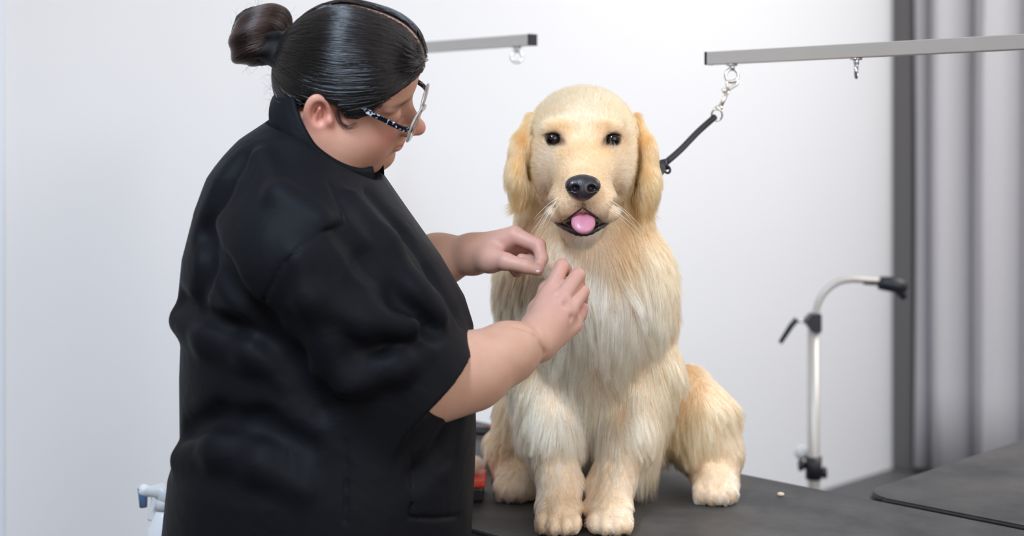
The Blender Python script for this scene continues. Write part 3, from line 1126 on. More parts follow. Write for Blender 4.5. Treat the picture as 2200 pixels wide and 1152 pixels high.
step = 0.0125 * (0.75 + 0.5 * RNG.random(nst))
for i in range(nst):
    q = Vector(pos[i])
    side = 1.0 if loc0[i, 0] > 0.002 else -1.0
    for s in range(K):
        hp, nn, _, _ = bvh.find_nearest(q)
        if hp is None: good[i] = False; break
        if nn.dot(hp - Vector(HC)) < 0: nn = -nn
        P[i, s] = hp + nn * lift[i]
        g = Vector(tie_j[i]) - hp
        dist = g.length
        g = g / max(dist, 1e-6)
        # leave the parting sideways first, then sweep back
        lx = (np.array(hp) - HC) @ HR[:, 0] / HS
        wgt = math.exp(-abs(lx) / 0.012) * 0.5
        g = g + Vector(HR[:, 0]) * side * wgt
        g = g - nn * g.dot(nn)
        if g.length < 1e-5: g = Vector((0, 0, 1e-3))
        q = hp + g.normalized() * min(step[i], dist * 0.5)
P = P[good]
strands('hair_strands', P, 0.00042, None, M['hair_strand'], hair, 0.8)
# bun: coiled locks round a core
bun = SDF()
bun.ell(bun_c, (0.040, 0.040, 0.034), None, 0.02)
bun.cone(bun_c, tie_c, 0.026, 0.024, 0.02)
ux = nrm(tie_c - bun_c); uy = nrm(np.cross(ux, [0, 0, 1])); uz = np.cross(ux, uy)
for j in range(5):
    pts = []
    for t in np.linspace(0, 1, 12):
        a = j * 2 * PI / 5 + t * 2.6
        rr = 0.036 * math.sin(PI * (0.12 + 0.8 * t))
        pts.append(bun_c + ux * (0.030 - 0.066 * t) + uy * math.cos(a) * rr + uz * math.sin(a) * rr)
    bun.chain(pts, [0.013] * 12, 0.004)
uV, uF = bun.mesh(0.0028)
bunm = mesh_np('hair_bun', uV, uF, M['hair_base'], person)
nst = 4500
P = np.zeros((nst, 16, 3))
for i in range(nst):
    a0 = RNG.random() * 2 * PI; dl = 0.75 + 0.6 * RNG.random(); t0 = RNG.random() * 0.5; ro = 0.005 * RNG.random()
    for s in range(16):
        t = t0 + s / 15 * 0.5
        a = a0 + t * 2.6 * dl
        lump = 1 + 0.06 * math.cos(5 * (a - t * 2.6))
        rr = (0.0465 * lump + ro) * math.sin(PI * (0.10 + 0.82 * t)) + 0.006
        P[i, s] = bun_c + ux * (0.034 - 0.076 * t) + uy * math.cos(a) * rr + uz * math.sin(a) * rr
strands('bun_strands', P, 0.0004, None, M['bun_strand'], bunm, 0.7)
# flyaway hairs round the bun and nape
nst = 130
P = np.zeros((nst, 12, 3))
for i in range(nst):
    if i < 90:
        d0 = nrm(RNG.normal(0, 1, 3)); st = bun_c + d0 * 0.036
    else:
        st = W(605 + RNG.normal(0, 8), 190 + RNG.normal(0, 25), DB - 0.02 + RNG.normal(0, 0.02)); d0 = nrm(np.array([-1, RNG.normal(0, .4), RNG.normal(0, .6)]))
    cur_ = st.copy(); dv = nrm(d0 * 0.6 + RNG.normal(0, 0.6, 3))
    bend = RNG.normal(0, 0.35, 3)
    for s in range(12):
        P[i, s] = cur_
        dv = nrm(dv + bend * 0.35 + RNG.normal(0, 0.12, 3))
        cur_ = cur_ + dv * 0.0032
strands('flyaway_strands', P, 0.00013, None, M['hair_strand'], bunm, 0.5)
# little curl in front of the ear
nst = 26
P = np.zeros((nst, 10, 3))
for i in range(nst):
    j_ = RNG.normal(0, 0.0025, 3)
    pts = [H(-0.078, 0.012, 0.008), H(-0.081, 0.019, -0.006), H(-0.080, 0.032, -0.012), H(-0.077, 0.043, -0.006 + 0.004 * RNG.random())]
    P[i] = spline(pts, 10) + j_
strands('temple_strands', P, 0.00022, None, M['hair_strand'], hair, 0.4)

# ---------------------------------------------------------------- glasses
gl = empty('eyeglasses', H(0, 0.12, 0))
gl.parent = person; gl.matrix_parent_inverse = person.matrix_world.inverted()
tag(gl, 'clear-rimmed glasses with patterned black side arms')


def lens_loop(s, n=40, grow=0.0):
    out = []
    for i in range(n):
        a = 2 * PI * i / n
        ex = 2.6
        cx_, cz_ = math.cos(a), math.sin(a)
        r = (abs(cx_) ** ex + abs(cz_) ** ex) ** (-1 / ex)
        x = s * (0.0375 + (0.0290 + grow) * r * cx_)
        z = -0.004 + (0.0240 + grow) * r * cz_
        out.append(H(x, 0.127 - 1.3 * x * x + 0.10 * z, z))
    return out


for s in (-1, 1):
    rim = tube('rim', lens_loop(s, 40, 0.001), 0.0014, M['clear_frame'], gl, 10, closed=True)
    lp_ = lens_loop(s, 40, 0.0)
    mid = np.mean(lp_, 0)
    mesh_np('lens', [mid] + lp_, [(0, 1 + i, 1 + (i + 1) % 40) for i in range(40)], M['lens'], rim).modifiers.new('t', 'SOLIDIFY').thickness = 0.0012
tube('bridge', [H(-0.010, 0.127, 0.004), H(-0.005, 0.131, 0.008), H(0.005, 0.131, 0.008), H(0.010, 0.127, 0.004)], 0.0019, M['clear_frame'], gl)
for s in (-1, 1):
    pts = spline([H(s * 0.0670, 0.1205, 0.003), H(s * 0.075, 0.108, 0.006), H(s * 0.079, 0.055, 0.022), H(s * 0.078, 0.02, 0.034), H(s * 0.074, -0.005, 0.036)], 20)
    V, F = [], []
    for i, q in enumerate(pts):
        hgt = 0.0045 * (1 - 0.35 * i / 19)
        for (a, b) in ((1, -1), (1, 1), (-1, 1), (-1, -1)):
            V.append(q + HR[:, 0] * s * 0.0011 * a + HR[:, 2] * hgt * b)
    for i in range(19):
        for j in range(4):
            F.append((i * 4 + j, i * 4 + (j + 1) % 4, (i + 1) * 4 + (j + 1) % 4, (i + 1) * 4 + j))
    F.append((0, 1, 2, 3)); F.append((79, 78, 77, 76))
    mesh_np('side_arm', V, F, M['temple'], gl, smooth=False)

# ---------------------------------------------------------------- the golden retriever, sitting
dog = SDF()
GROOVES = []
K_ = 0.03


def Z(px, z, d):
    """point above pixel column px at depth d with world height z"""
    return np.array([(px - 1100.0) / FPX * d, d, z])


# --- head
dog.ell(W(1252, 285, 2.46), (0.089, 0.095, 0.079), None, K_)                 # skull
dog.ell(W(1252, 330, 2.42), (0.082, 0.068, 0.072), None, 0.04)               # face
for s in (-1, 1):
    dog.ell(W(1252 + s * 62, 374, 2.42), (0.032, 0.05, 0.048), None, 0.03)   # cheeks
    dog.ell(W(1252 + s * 52, 270, 2.372), (0.028, 0.018, 0.014), None, 0.02)  # brows
    dog.ell(W(1252 + s * 40, 335, 2.375), (0.018, 0.02, 0.03), None, 0.025)
dog.chain([W(1252, 345, 2.385), W(1252, 384, 2.335), W(1252, 408, 2.300)], [0.040, 0.040, 0.036], 0.03)  # bridge of the muzzle
for s in (-1, 1):
    dog.ell(W(1252 + s * 32, 436, 2.318), (0.033, 0.040, 0.031), None, 0.016)     # flews
    dog.ell(W(1252 + s * 48, 446, 2.345), (0.024, 0.034, 0.024), None, 0.014)
    sm = []
    for a, b in ((80, 404), (76, 424), (70, 446), (67, 462)):
        dd = dog.hit(1252 + s * a, b, 2.1, 2.7) or 2.37
        sm.append(W(1252 + s * a, b, dd + 0.001))
    GROOVES.append((sm, 0.0042))
    dog.chain(sm, [0.004, 0.007, 0.009, 0.007], 0.010, 'sub')                  # smile line
dog.chain([W(1250, 468, 2.40), W(1250, 488, 2.345), W(1250, 494, 2.318)], [0.042, 0.028, 0.017], 0.012)  # lower jaw
# eye sockets
EYES = [W(1188, 298, 2.372), W(1316, 299, 2.372)]
for e in EYES:
    dog.ell(e + np.array([0, -0.012, 0]), (0.0130, 0.015, 0.0105), None, 0.008, 'sub')
    inn = 1 if e[0] < W(1252, 300, 2.372)[0] else -1
    dog.cone(e + np.array([inn * 0.008, -0.014, -0.003]), e + np.array([inn * 0.019, -0.019, -0.008]), 0.006, 0.003, 0.006, 'sub')
    dog.cone(e + np.array([-0.011, -0.009, 0.0130]), e + np.array([0.011, -0.009, 0.0130]), 0.0035, 0.0035, 0.008)
# mouth slit
MOUTH = W(1251, 478, 2.305)
dog.ell(W(1251, 474, 2.300), (0.019, 0.030, 0.014), None, 0.008, 'sub')
# --- neck and trunk
dog.chain([W(1252, 360, 2.53), W(1254, 470, 2.55), W(1256, 570, 2.57)], [0.092, 0.108, 0.135], 0.04)
dog.chain([W(1258, 610, 2.585), W(1264, 720, 2.60), W(1270, 840, 2.64)], [0.136, 0.136, 0.124], 0.04)
dog.chain([W(1258, 600, 2.62), W(1262, 720, 2.78), W(1270, 880, 2.92)], [0.130, 0.135, 0.125], 0.05)
dog.ell(W(1258, 640, 2.50), (0.105, 0.085, 0.13), None, 0.05)                # breast
dog.ell(W(1262, 850, 2.55), (0.085, 0.075, 0.11), None, 0.05)
dog.ell(Z(1275, 0.885, 2.70), (0.13, 0.15, 0.085), None, 0.05)               # belly
for s in (-1, 1):
    dog.ell(W(1258 + s * 110, 650, 2.54), (0.060, 0.075, 0.11), None, 0.05)  # shoulders
# --- front legs
LEGS = {}
for nm, top, mid, low, paw in (('a', (1158, 800), (1182, 930), (1203, 1035), 1199), ('b', (1392, 800), (1352, 940), (1316, 1035), 1311)):
    dog.chain([W(*top, 2.535), W(*mid, 2.485), W(*low, 2.455), Z(paw, TABLE_Z + 0.035, 2.435)], [0.060, 0.045, 0.031, 0.032], 0.03)
    dog.ell(Z(paw, TABLE_Z + 0.027, 2.41), (0.038, 0.05, 0.027), None, 0.02)
    for i, dx in enumerate((-0.027, -0.0095, 0.0095, 0.027)):
        yy = 2.362 + (0.010 if i in (0, 3) else 0.0)
        dog.ell(Z(paw, TABLE_Z + 0.017, yy) + np.array([dx, 0, 0]), (0.0125, 0.024, 0.0175), None, 0.008)
# --- hind legs
for sgn, hx, fx, dd in ((1, 1478, 1536, 2.72), (-1, 1136, 1108, 2.74)):
    dog.ell(W(hx, 893, dd), (0.063, 0.125, 0.096), None, 0.04)
    dog.chain([W(hx + (40 if sgn > 0 else 22), 900, dd - 0.05), Z(fx, TABLE_Z + 0.07, dd - 0.07), Z(fx, TABLE_Z + 0.035, dd - 0.09)], [0.058, 0.046, 0.034], 0.03)
    dog.ell(Z(fx, TABLE_Z + 0.030, dd - 0.115), (0.041, 0.055, 0.031), None, 0.02)
    for i, dx in enumerate((-0.028, -0.0098, 0.0098, 0.028)):
        dog.ell(Z(fx, TABLE_Z + 0.019, dd - 0.158 + (0.010 if i in (0, 3) else 0)) + np.array([dx, 0, 0]), (0.0128, 0.024, 0.0195), None, 0.008)
# --- tail lying round to the side
dog.chain([Z(1230, 0.86, 3.0), Z(1130, 0.835, 2.98), Z(1075, 0.83, 2.92), Z(1062, 0.825, 2.83)], [0.045, 0.035, 0.03, 0.018], 0.03)
# --- ears
EAR = []
for pts, rad in (([(1143, 264, 2.475), (1121, 320, 2.465), (1114, 375, 2.455), (1116, 415, 2.45)], [0.014, 0.022, 0.023, 0.014]),
                 ([(1366, 264, 2.475), (1385, 325, 2.465), (1390, 385, 2.455), (1391, 430, 2.45)], [0.014, 0.022, 0.023, 0.014])):
    q = [W(*a) for a in pts]
    EAR.append(q)
    # flap: thin across, deep front to back
    for i in range(len(q) - 1):
        a, b = q[i], q[i + 1]
        for t in (0.0, 0.5, 1.0):
            c_ = a + (b - a) * t
            r_ = rad[i] + (rad[i + 1] - rad[i]) * t
            dog.ell(c_, (r_ * 0.7, r_ * 1.7, r_ * 1.2), None, 0.014)
for path in (((1147, 290), (1141, 330), (1139, 370), (1142, 412)), ((1364, 290), (1367, 330), (1368, 380), (1368, 425))):
    sm = []
    for a, b in path:
        dd = dog.hit(a, b, 2.1, 2.8) or 2.45
        sm.append(W(a, b, dd + 0.002))
    GROOVES.append((sm, 0.0055))
    dog.chain(sm, [0.005, 0.009, 0.010, 0.010], 0.010, 'sub')                  # shadowed fold between ear and cheek
dog.fn(lambda q: (TABLE_Z + 0.0005) - q[:, 2], (-9, -9, -9), (9, 9, 9), 0.0, 'int')
dV, dF = dog.mesh(0.0034, *[np.array(b) for b in ((-0.10, 2.20, TABLE_Z - 0.02), (0.50, 3.12, 1.60))])
dV = smooth_np(dV, dF, 1, 0.5)

HEADC = W(1252, 330, 2.42)
NOSE = W(1252, 402, 2.262)
G_GOLD = np.array(lin(226, 172, 122)); G_MID = np.array(lin(234, 184, 140)); G_CREAM = np.array(lin(246, 214, 190)); G_DARK = np.array(lin(204, 136, 82))
SOOT = np.array(lin(60, 50, 48))


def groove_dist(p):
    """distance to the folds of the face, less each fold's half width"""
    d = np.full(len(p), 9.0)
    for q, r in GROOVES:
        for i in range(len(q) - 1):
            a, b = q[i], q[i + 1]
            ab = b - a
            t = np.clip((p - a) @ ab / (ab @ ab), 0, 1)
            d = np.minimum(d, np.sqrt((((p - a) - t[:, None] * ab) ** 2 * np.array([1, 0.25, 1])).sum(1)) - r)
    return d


def ear_dist(p):
    d = np.full(len(p), 9.0)
    for q in EAR:
        for i in range(len(q) - 1):
            a, b = q[i], q[i + 1]
            ab = b - a
            t = np.clip((p - a) @ ab / (ab @ ab), 0, 1)
            d = np.minimum(d, np.sqrt((((p - a) - t[:, None] * ab) ** 2 * np.array([1, 0.6, 1])).sum(1)))
    return d


def pxpy(p):
    return 1100 + p[:, 0] * FPX / p[:, 1], YH + (CAMZ - p[:, 2]) * FPX / p[:, 1]


# coat pattern, given on the body itself: (point, radius, colour, weight)
PAT = []
def pat(px, py, d, r, c_, w): PAT.append((W(px, py, d), np.asarray(r, float) * np.ones(3), c_, w))
pat(1255, 640, 2.45, (0.10, 0.12, 0.16), G_CREAM, 0.85)
pat(1340, 640, 2.45, (0.07, 0.12, 0.09), G_CREAM, 0.8)
pat(1250, 900, 2.50, (0.10, 0.14, 0.16), G_CREAM, 0.75)
pat(1410, 520, 2.55, (0.06, 0.15, 0.07), G_GOLD, 0.75)
pat(1440, 700, 2.62, (0.05, 0.10, 0.15), G_GOLD, 0.7)
pat(1145, 490, 2.55, (0.06, 0.15, 0.05), G_DARK, 0.9)
pat(1335, 530, 2.46, (0.030, 0.12, 0.05), G_DARK, 0.8)
pat(1380, 470, 2.50, (0.04, 0.12, 0.03), G_DARK, 0.8)
pat(1480, 840, 2.66, (0.07, 0.15, 0.10), np.array(lin(232, 188, 146)), 0.95)
pat(1420, 930, 2.62, (0.04, 0.12, 0.12), G_GOLD, 0.85)
pat(1560, 960, 2.68, (0.05, 0.10, 0.06), G_CREAM, 0.6)
pat(1390, 1060, 2.55, (0.03, 0.08, 0.04), G_GOLD, 0.7)
pat(1140, 1050, 2.60, (0.02, 0.08, 0.05), G_GOLD, 0.9)
pat(1340, 800, 2.46, (0.05, 0.08, 0.04), G_MID, 0.6)
for q_ in (1199, 1311): pat(q_, 1120, 2.38, (0.05, 0.06, 0.04), np.array(lin(251, 222, 198)), 0.95)
for q_ in (1199, 1311): pat(q_, 1010, 2.44, (0.06, 0.08, 0.08), np.array(lin(242, 212, 182)), 0.9)
for q_ in (1536, 1100): pat(q_, 1050, 2.58, (0.05, 0.06, 0.04), np.array(lin(251, 222, 198)), 0.95)
# face
pat(1252, 250, 2.38, (0.05, 0.08, 0.04), G_CREAM, 0.35)
pat(1188, 345, 2.36, (0.025, 0.05, 0.03), G_CREAM, 0.55)
pat(1325, 350, 2.38, (0.022, 0.05, 0.03), G_CREAM, 0.4)
pat(1175, 400, 2.40, (0.018, 0.05, 0.03), G_CREAM, 0.8)
pat(1335, 400, 2.40, (0.018, 0.05, 0.025), G_CREAM, 0.5)
pat(1252, 340, 2.34, (0.035, 0.06, 0.03), G_GOLD, 0.55)
pat(1212, 320, 2.35, (0.012, 0.04, 0.03), G_GOLD, 0.7)
pat(1292, 320, 2.35, (0.012, 0.04, 0.03), G_GOLD, 0.7)
pat(1190, 268, 2.36, (0.022, 0.04, 0.010), G_GOLD, 0.6)
pat(1314, 268, 2.36, (0.022, 0.04, 0.010), G_GOLD, 0.6)
pat(1225, 448, 2.30, (0.022, 0.05, 0.018), G_CREAM, 0.6)
pat(1280, 448, 2.30, (0.022, 0.05, 0.018), G_CREAM, 0.6)
pat(1250, 508, 2.32, (0.03, 0.06, 0.012), G_CREAM, 0.9)
# sooty whisker pad under the nose
pat(1252, 442, 2.285, (0.024, 0.05, 0.0125), np.array(lin(112, 100, 96)), 0.95)
pat(1252, 434, 2.28, (0.006, 0.05, 0.014), np.array(lin(50, 42, 42)), 0.95)
pat(1252, 368, 2.29, (0.016, 0.03, 0.006), np.array(lin(150, 118, 100)), 0.6)


def coat(p):
    c_ = np.tile(G_MID, (len(p), 1))
    for q, r, cc_, w in PAT:
        c_ = mixc(c_, cc_, gauss(p, q, r) * w)
    # back and flanks deepen to gold
    c_ = mixc(c_, G_GOLD, np.clip((p[:, 1] - 2.60) / 0.12, 0, 0.7) * (p[:, 2] > TABLE_Z + 0.09))
    # ears
    e = ear_dist(p)
    c_ = mixc(c_, np.array(lin(222, 160, 106)), np.clip((0.052 - e) / 0.016, 0, 0.9))
    for q in EAR:
        c_ = mixc(c_, G_DARK, gauss(p, q[-1] + np.array([0, 0, -0.01]), (0.03, 0.06, 0.03)) * 0.55)
        c_ = mixc(c_, G_DARK, gauss(p, q[1], (0.03, 0.05, 0.04)) * 0.35)
    # dark skin round the eyes
    for ee in EYES:
        inn = 1 if ee[0] < HEADC[0] else -1
        c_ = mixc(c_, np.array(lin(104, 74, 58)), gauss(p, ee + np.array([inn * 0.003, -0.008, -0.001]), (0.0205, 0.03, 0.0150)) * 0.8)
        c_ = mixc(c_, np.array(lin(84, 58, 48)), gauss(p, ee + np.array([inn * 0.017, -0.016, -0.009]), (0.009, 0.02, 0.006)) * 0.8)
    return c_


col = mixc(coat(dV.astype(float)), np.array(lin(228, 200, 162)), np.full(len(dV), 0.55))
col = mixc(col, np.array(lin(150, 104, 70)), np.clip(-groove_dist(dV.astype(float)) / 0.002, 0, 0.8))  # shade inside the ear and mouth folds, painted into the skin colour
pv = dV.astype(float)
for ee in EYES:   # eyelid rims
    w = np.exp(-((np.linalg.norm((pv - ee - np.array([0, -0.008, 0])) / np.array([1.15, 1.5, 1.0]), axis=1) / 0.0135) ** 6))
    col = mixc(col, np.array(lin(34, 25, 22)), w)
w = np.exp(-(np.linalg.norm((pv - W(1251, 474, 2.31)) / np.array([0.038, 0.05, 0.014]), axis=1) ** 6))
col = mixc(col, np.array(lin(46, 30, 30)), w)
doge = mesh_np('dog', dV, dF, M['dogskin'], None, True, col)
tag(doge, 'golden retriever sitting on the black table with its tongue out', 'dog')

# --- eyes
for e in EYES:
    bm = bmesh.new()
    bmesh.ops.create_uvsphere(bm, u_segments=28, v_segments=18, radius=0.0128, matrix=Matrix.Translation(e + np.array([0, -0.0025, 0])))
    bm_obj('eye', bm, M['eye'], doge, True)

# --- nose leather
nose = SDF()
nc = W(1252, 398, 2.268)
nose.ell(nc, (0.026, 0.018, 0.0175), None, 0.01)
nose.ell(nc + np.array([0, 0.0, -0.012]), (0.016, 0.016, 0.0125), None, 0.012)
for s in (-1, 1):
    nose.ell(nc + np.array([s * 0.0165, -0.005, -0.001]), (0.0115, 0.012, 0.0125), None, 0.006)
    nose.ell(nc + np.array([s * 0.0128, -0.0165, -0.0045]), (0.0062, 0.011, 0.0055), None, 0.003, 'sub')
    nose.cone(nc + np.array([s * 0.0165, -0.016, -0.005]), nc + np.array([s * 0.026, -0.006, -0.009]), 0.0022, 0.0016, 0.003, 'sub')
nose.cone(nc + np.array([0, -0.021, 0.004]), nc + np.array([0, -0.018, -0.026]), 0.0012, 0.0012, 0.002, 'sub')
nV, nF = nose.mesh(0.0013)
nV = smooth_np(nV, nF, 1, 0.4)
mesh_np('nose', nV, nF, M['nose'], doge)

# --- lips, mouth lining, tongue
lipd = 2.302
lp_px = [(1183, 460, 2.365), (1191, 473, 2.345), (1205, 484, 2.325), (1222, 493, 2.305), (1238, 500, 2.294), (1252, 502, 2.291), (1266, 500, 2.294), (1282, 492, 2.305), (1296, 484, 2.325), (1308, 475, 2.345), (1316, 464, 2.365)]
tube('lower_lip', spline([W(*q) for q in lp_px], 40), [0.0036 + 0.0012 * math.sin(PI * i / 39) + 0.0005 * math.sin(i * 2.1) for i in range(40)], M['lip'], doge, 10)
up = [(1184, 457, 2.362), (1196, 470, 2.335), (1212, 474, 2.305), (1228, 464, 2.288), (1243, 453, 2.280), (1252, 446, 2.277), (1261, 453, 2.280), (1277, 464, 2.288), (1293, 474, 2.305), (1306, 470, 2.335), (1315, 461, 2.362)]
tube('upper_lip', spline([W(*q) for q in up], 40), 0.0016, M['lip'], doge, 8)
mo = SDF()
mo.ell(W(1251, 474, 2.335), (0.030, 0.032, 0.016), None, 0.01)
v_, f_ = mo.mesh(0.003)
mesh_np('mouth', v_, f_, M['mouth'], doge)
to = SDF()
tR = np.array([[1, 0, 0], [0, -0.64, -0.77], [0, -0.77, 0.64]])      # columns: across, forward and down, outward
to.ell(W(1253, 472, 2.292), (0.0185, 0.0265, 0.0062), tR, 0.0)
to.ell(W(1253, 480, 2.284), (0.0180, 0.0175, 0.0070), tR, 0.008)
to.cone(W(1253, 455, 2.292), W(1253, 490, 2.262), 0.0024, 0.0014, 0.006, 'sub')
v_, f_ = to.mesh(0.0014)
v_ = smooth_np(v_, f_, 3, 0.5)
mesh_np('tongue', v_, f_, M['tongue'], doge)

# ---------------------------------------------------------------- coat of hair
def sample_surface(V, F, n, wfun):
    T = np.concatenate([F[:, [0, 1, 2]], F[:, [0, 2, 3]]])
    A, B, C = V[T[:, 0]].astype(float), V[T[:, 1]].astype(float), V[T[:, 2]].astype(float)
    cr_ = np.cross(B - A, C - A)
    area = np.linalg.norm(cr_, axis=1)
    w = area * wfun((A + B + C) / 3, nrm(cr_))
    t = RNG.choice(len(T), n, p=w / w.sum())
    u, v = RNG.random(n), RNG.random(n)
    f = u + v > 1
    u[f], v[f] = 1 - u[f], 1 - v[f]
    P_ = A[t] + (B[t] - A[t]) * u[:, None] + (C[t] - A[t]) * v[:, None]
    Nn = vnormals(V, F).astype(float)
    n_ = nrm(Nn[T[t, 0]] * (1 - u - v)[:, None] + Nn[T[t, 1]] * u[:, None] + Nn[T[t, 2]] * v[:, None])
    return P_, n_


def bare(p):
    """0 where no hair grows: eyes, nose, mouth"""
    w = np.ones(len(p))
    for e in EYES:
        w *= np.linalg.norm((p - e - np.array([0, -0.008, 0])) / np.array([0.0160, 0.03, 0.0128]), axis=1) > 1
    w *= np.linalg.norm((p - nc - np.array([0, 0.006, -0.003])) / np.array([0.0255, 0.022, 0.0185]), axis=1) > 1
    w *= np.linalg.norm((p - W(1251, 484, 2.30)) / np.array([0.032, 0.04, 0.0115]), axis=1) > 1
    w *= groove_dist(p) > 0
    w *= p[:, 2] > TABLE_Z + 0.004
    return w


def head_w(p):
    q = (p - W(1252, 340, 2.42)) / np.array([0.125, 0.24, 0.150])
    r = np.sqrt((q ** 2).sum(1))
    return np.clip((1.12 - r) / 0.2, 0, 1)


def hair_len(p):
    px_, py_ = pxpy(p)
    L_ = np.full(len(p), 0.042)
    L_ = L_ + 0.035 * gauss(p, W(1260, 700, 2.45), (0.12, 0.13, 0.14)) + 0.045 * gauss(p, W(1255, 900, 2.50), (0.08, 0.10, 0.08))
    L_ = L_ + 0.03 * gauss(p, W(1400, 960, 2.58), (0.06, 0.1, 0.10))
    # feathering behind the forelegs
    L_ = L_ + 0.03 * np.clip((p[:, 1] - 2.48) / 0.06, 0, 1) * (py_ > 850) * (py_ < 1080)
    L_ = L_ * (1 - 0.5 * np.clip((p[:, 1] - 2.58) / 0.05, 0, 1) * (py_ > 760))
    # legs and paws short
    low = np.clip((0.20 - (p[:, 2] - TABLE_Z)) / 0.10, 0, 1) * np.clip((2.50 - p[:, 1]) / 0.03, 0, 1)
    L_ = L_ * (1 - low) + 0.020 * low
    pw = np.clip((0.065 - (p[:, 2] - TABLE_Z)) / 0.04, 0, 1)
    L_ = L_ * (1 - pw) + 0.0075 * pw
    lo2 = np.clip((0.14 - (p[:, 2] - TABLE_Z)) / 0.06, 0, 1) * (p[:, 1] > 2.5) * ((px_ > 1475) | (px_ < 1125))
    L_ = L_ * (1 - lo2) + 0.015 * lo2
    hw = head_w(p)
    e = ear_dist(p)
    fl_ = 0.0045 + 0.0115 * np.clip((np.linalg.norm((p - NOSE), axis=1) - 0.05) / 0.15, 0, 1)
    L_ = L_ * (1 - hw) + fl_ * hw
    ew = np.clip((0.046 - e) / 0.012, 0, 1)
    el = 0.014 + 0.022 * np.clip((py_ - 300) / 140, 0, 1)
    return L_ * (1 - ew) + el * ew


def flow(p, n):
    """direction the coat lies in, per root"""
    px_, py_ = pxpy(p)
    down = np.tile(np.array([0, 0, -1.0]), (len(p), 1))
    down[:, 0] += np.clip((px_ - 1256) / 260, -0.6, 0.6) * 0.35
    down[:, 1] += -0.10
    hw = head_w(p)
    away = nrm(p - (NOSE + np.array([0, -0.02, 0.012])))
    # cheeks sweep down and back, forehead up and back
    away[:, 2] -= 0.25 * np.clip((py_ - 320) / 80, 0, 1.5)
    fwd_low = np.clip((py_ - 436) / 20, 0, 1) * hw
    away[:, 2] -= fwd_low * 1.0
    e = ear_dist(p)
    ew = np.clip((0.05 - e) / 0.012, 0, 1)
    hw = hw * (1 - ew)
    d = down * (1 - hw[:, None]) + away * hw[:, None]
    # breast whorl: slight waves across the chest
    wv = np.sin(p[:, 0] * 70 + p[:, 2] * 26) * 0.18 + np.sin(p[:, 0] * 31 - p[:, 2] * 45 + 1.3) * 0.15
    d[:, 0] += wv * (1 - hw)
    d = d - n * (d * n).sum(1, keepdims=True)
    return nrm(d)


def make_fur(name, n, wfun, rad, lift, k, clump, lscale=1.0):
    p, nn = sample_surface(dV, dF, n, wfun)
    L_ = hair_len(p) * lscale * (0.7 + 0.6 * RNG.random(n))
    fd = flow(p, nn)
    jit = RNG.normal(0, 0.10, (n, 3))
    P_ = np.zeros((n, k, 3))
    cur_ = p - nn * 0.0004
    hw = head_w(p)
    lf = lift * (1 + 0.4 * hw) * (0.7 + 0.6 * RNG.random(n))
    d0 = nrm(fd + nn * lf[:, None] + jit)
    for s in range(k):
        P_[:, s] = cur_
        t = s / (k - 1)
        g = np.array([0, 0, -1.0]) * (0.5 * t * (1 - hw))[:, None]
        d = nrm(d0 - nn * (lf * t * 0.9)[:, None] + g)
        cur_ = cur_ + d * (L_ / (k - 1))[:, None]
    # gather neighbouring strands into locks
    if clump > 0:
        ng = max(50, n // 45)
        gi = RNG.choice(n, ng, replace=False)
        kd = KDTree(ng)
        for j, i in enumerate(gi): kd.insert(p[i], j)
        kd.balance()
        own = np.array([kd.find(q)[1] for q in p])
        guide = P_[gi[own]]
        off = guide[:, 0] - P_[:, 0]
        w = (np.linspace(0, 1, k) ** 1.3)[None, :, None] * clump * (1 - 0.45 * hw)[:, None, None]
        # same length along the guide's shape
        P_ = P_ * (1 - w) + guide * w
        lock = RNG.normal(0, 0.05, ng)[own]
    else:
        lock = np.zeros(n)
    P_[:, :, 2] = np.maximum(P_[:, :, 2], TABLE_Z + 0.002)
    c0 = coat(p)
    if clump > 0:
        lm = np.clip(RNG.normal(0.12, 0.22, ng), 0, 0.6)[own] * (1 - hw) * (0.6 + 0.4 * RNG.random(n))
        c0 = mixc(c0, G_MID * 0.94, lm)
    c_ = c0 * (1 + lock + RNG.normal(0, 0.10, n))[:, None]
    tone = RNG.random(n)[:, None]
    c_ = np.clip(c_ * (0.94 + 0.14 * tone), 0, 0.95)
    o = strands(name, P_, rad * (0.75 + 0.5 * RNG.random(n)), c_, M['fur'], doge, 0.12)
    tag(o, kind='stuff')
    return o


def vis(n):
    """fewer hairs on the side nobody can see"""
    return np.clip(0.55 - n[:, 1], 0.16, 1.0)


make_fur('body_fur', 150000, lambda p, n: bare(p) * (1 - 0.92 * head_w(p)) * vis(n), 0.00028, 0.27, 7, 0.6)
make_fur('head_fur', 120000, lambda p, n: bare(p) * (head_w(p) ** 1.0) * vis(n), 0.00019, 0.26, 5, 0.35)

# whiskers
for s, cx_ in ((-1, 1205), (1, 1298)):
    for j in range(7):
        st = W(cx_ + s * random.uniform(0, 14), 425 + random.uniform(-6, 26), 2.31)
        st[1] = dog.hit(1100 + st[0] * FPX / st[1], YH + (CAMZ - st[2]) * FPX / st[1], 2.1, 2.6) or 2.31
        st = W(1100 + st[0] * FPX / 2.31, YH + (CAMZ - st[2]) * FPX / 2.31, st[1])
        ln = random.uniform(0.035, 0.075)
        dr = nrm(np.array([s * random.uniform(0.5, 1.0), random.uniform(-0.1, 0.3), random.uniform(-0.9, -0.1)]))
        pts = [st + dr * ln * t + np.array([0, 0, -0.35 * ln * t * t]) for t in np.linspace(0, 1, 8)]
        tube('whisker', pts, [0.00032 * (1 - 0.7 * t) for t in np.linspace(0, 1, 8)], M['whisker'], doge, 5)

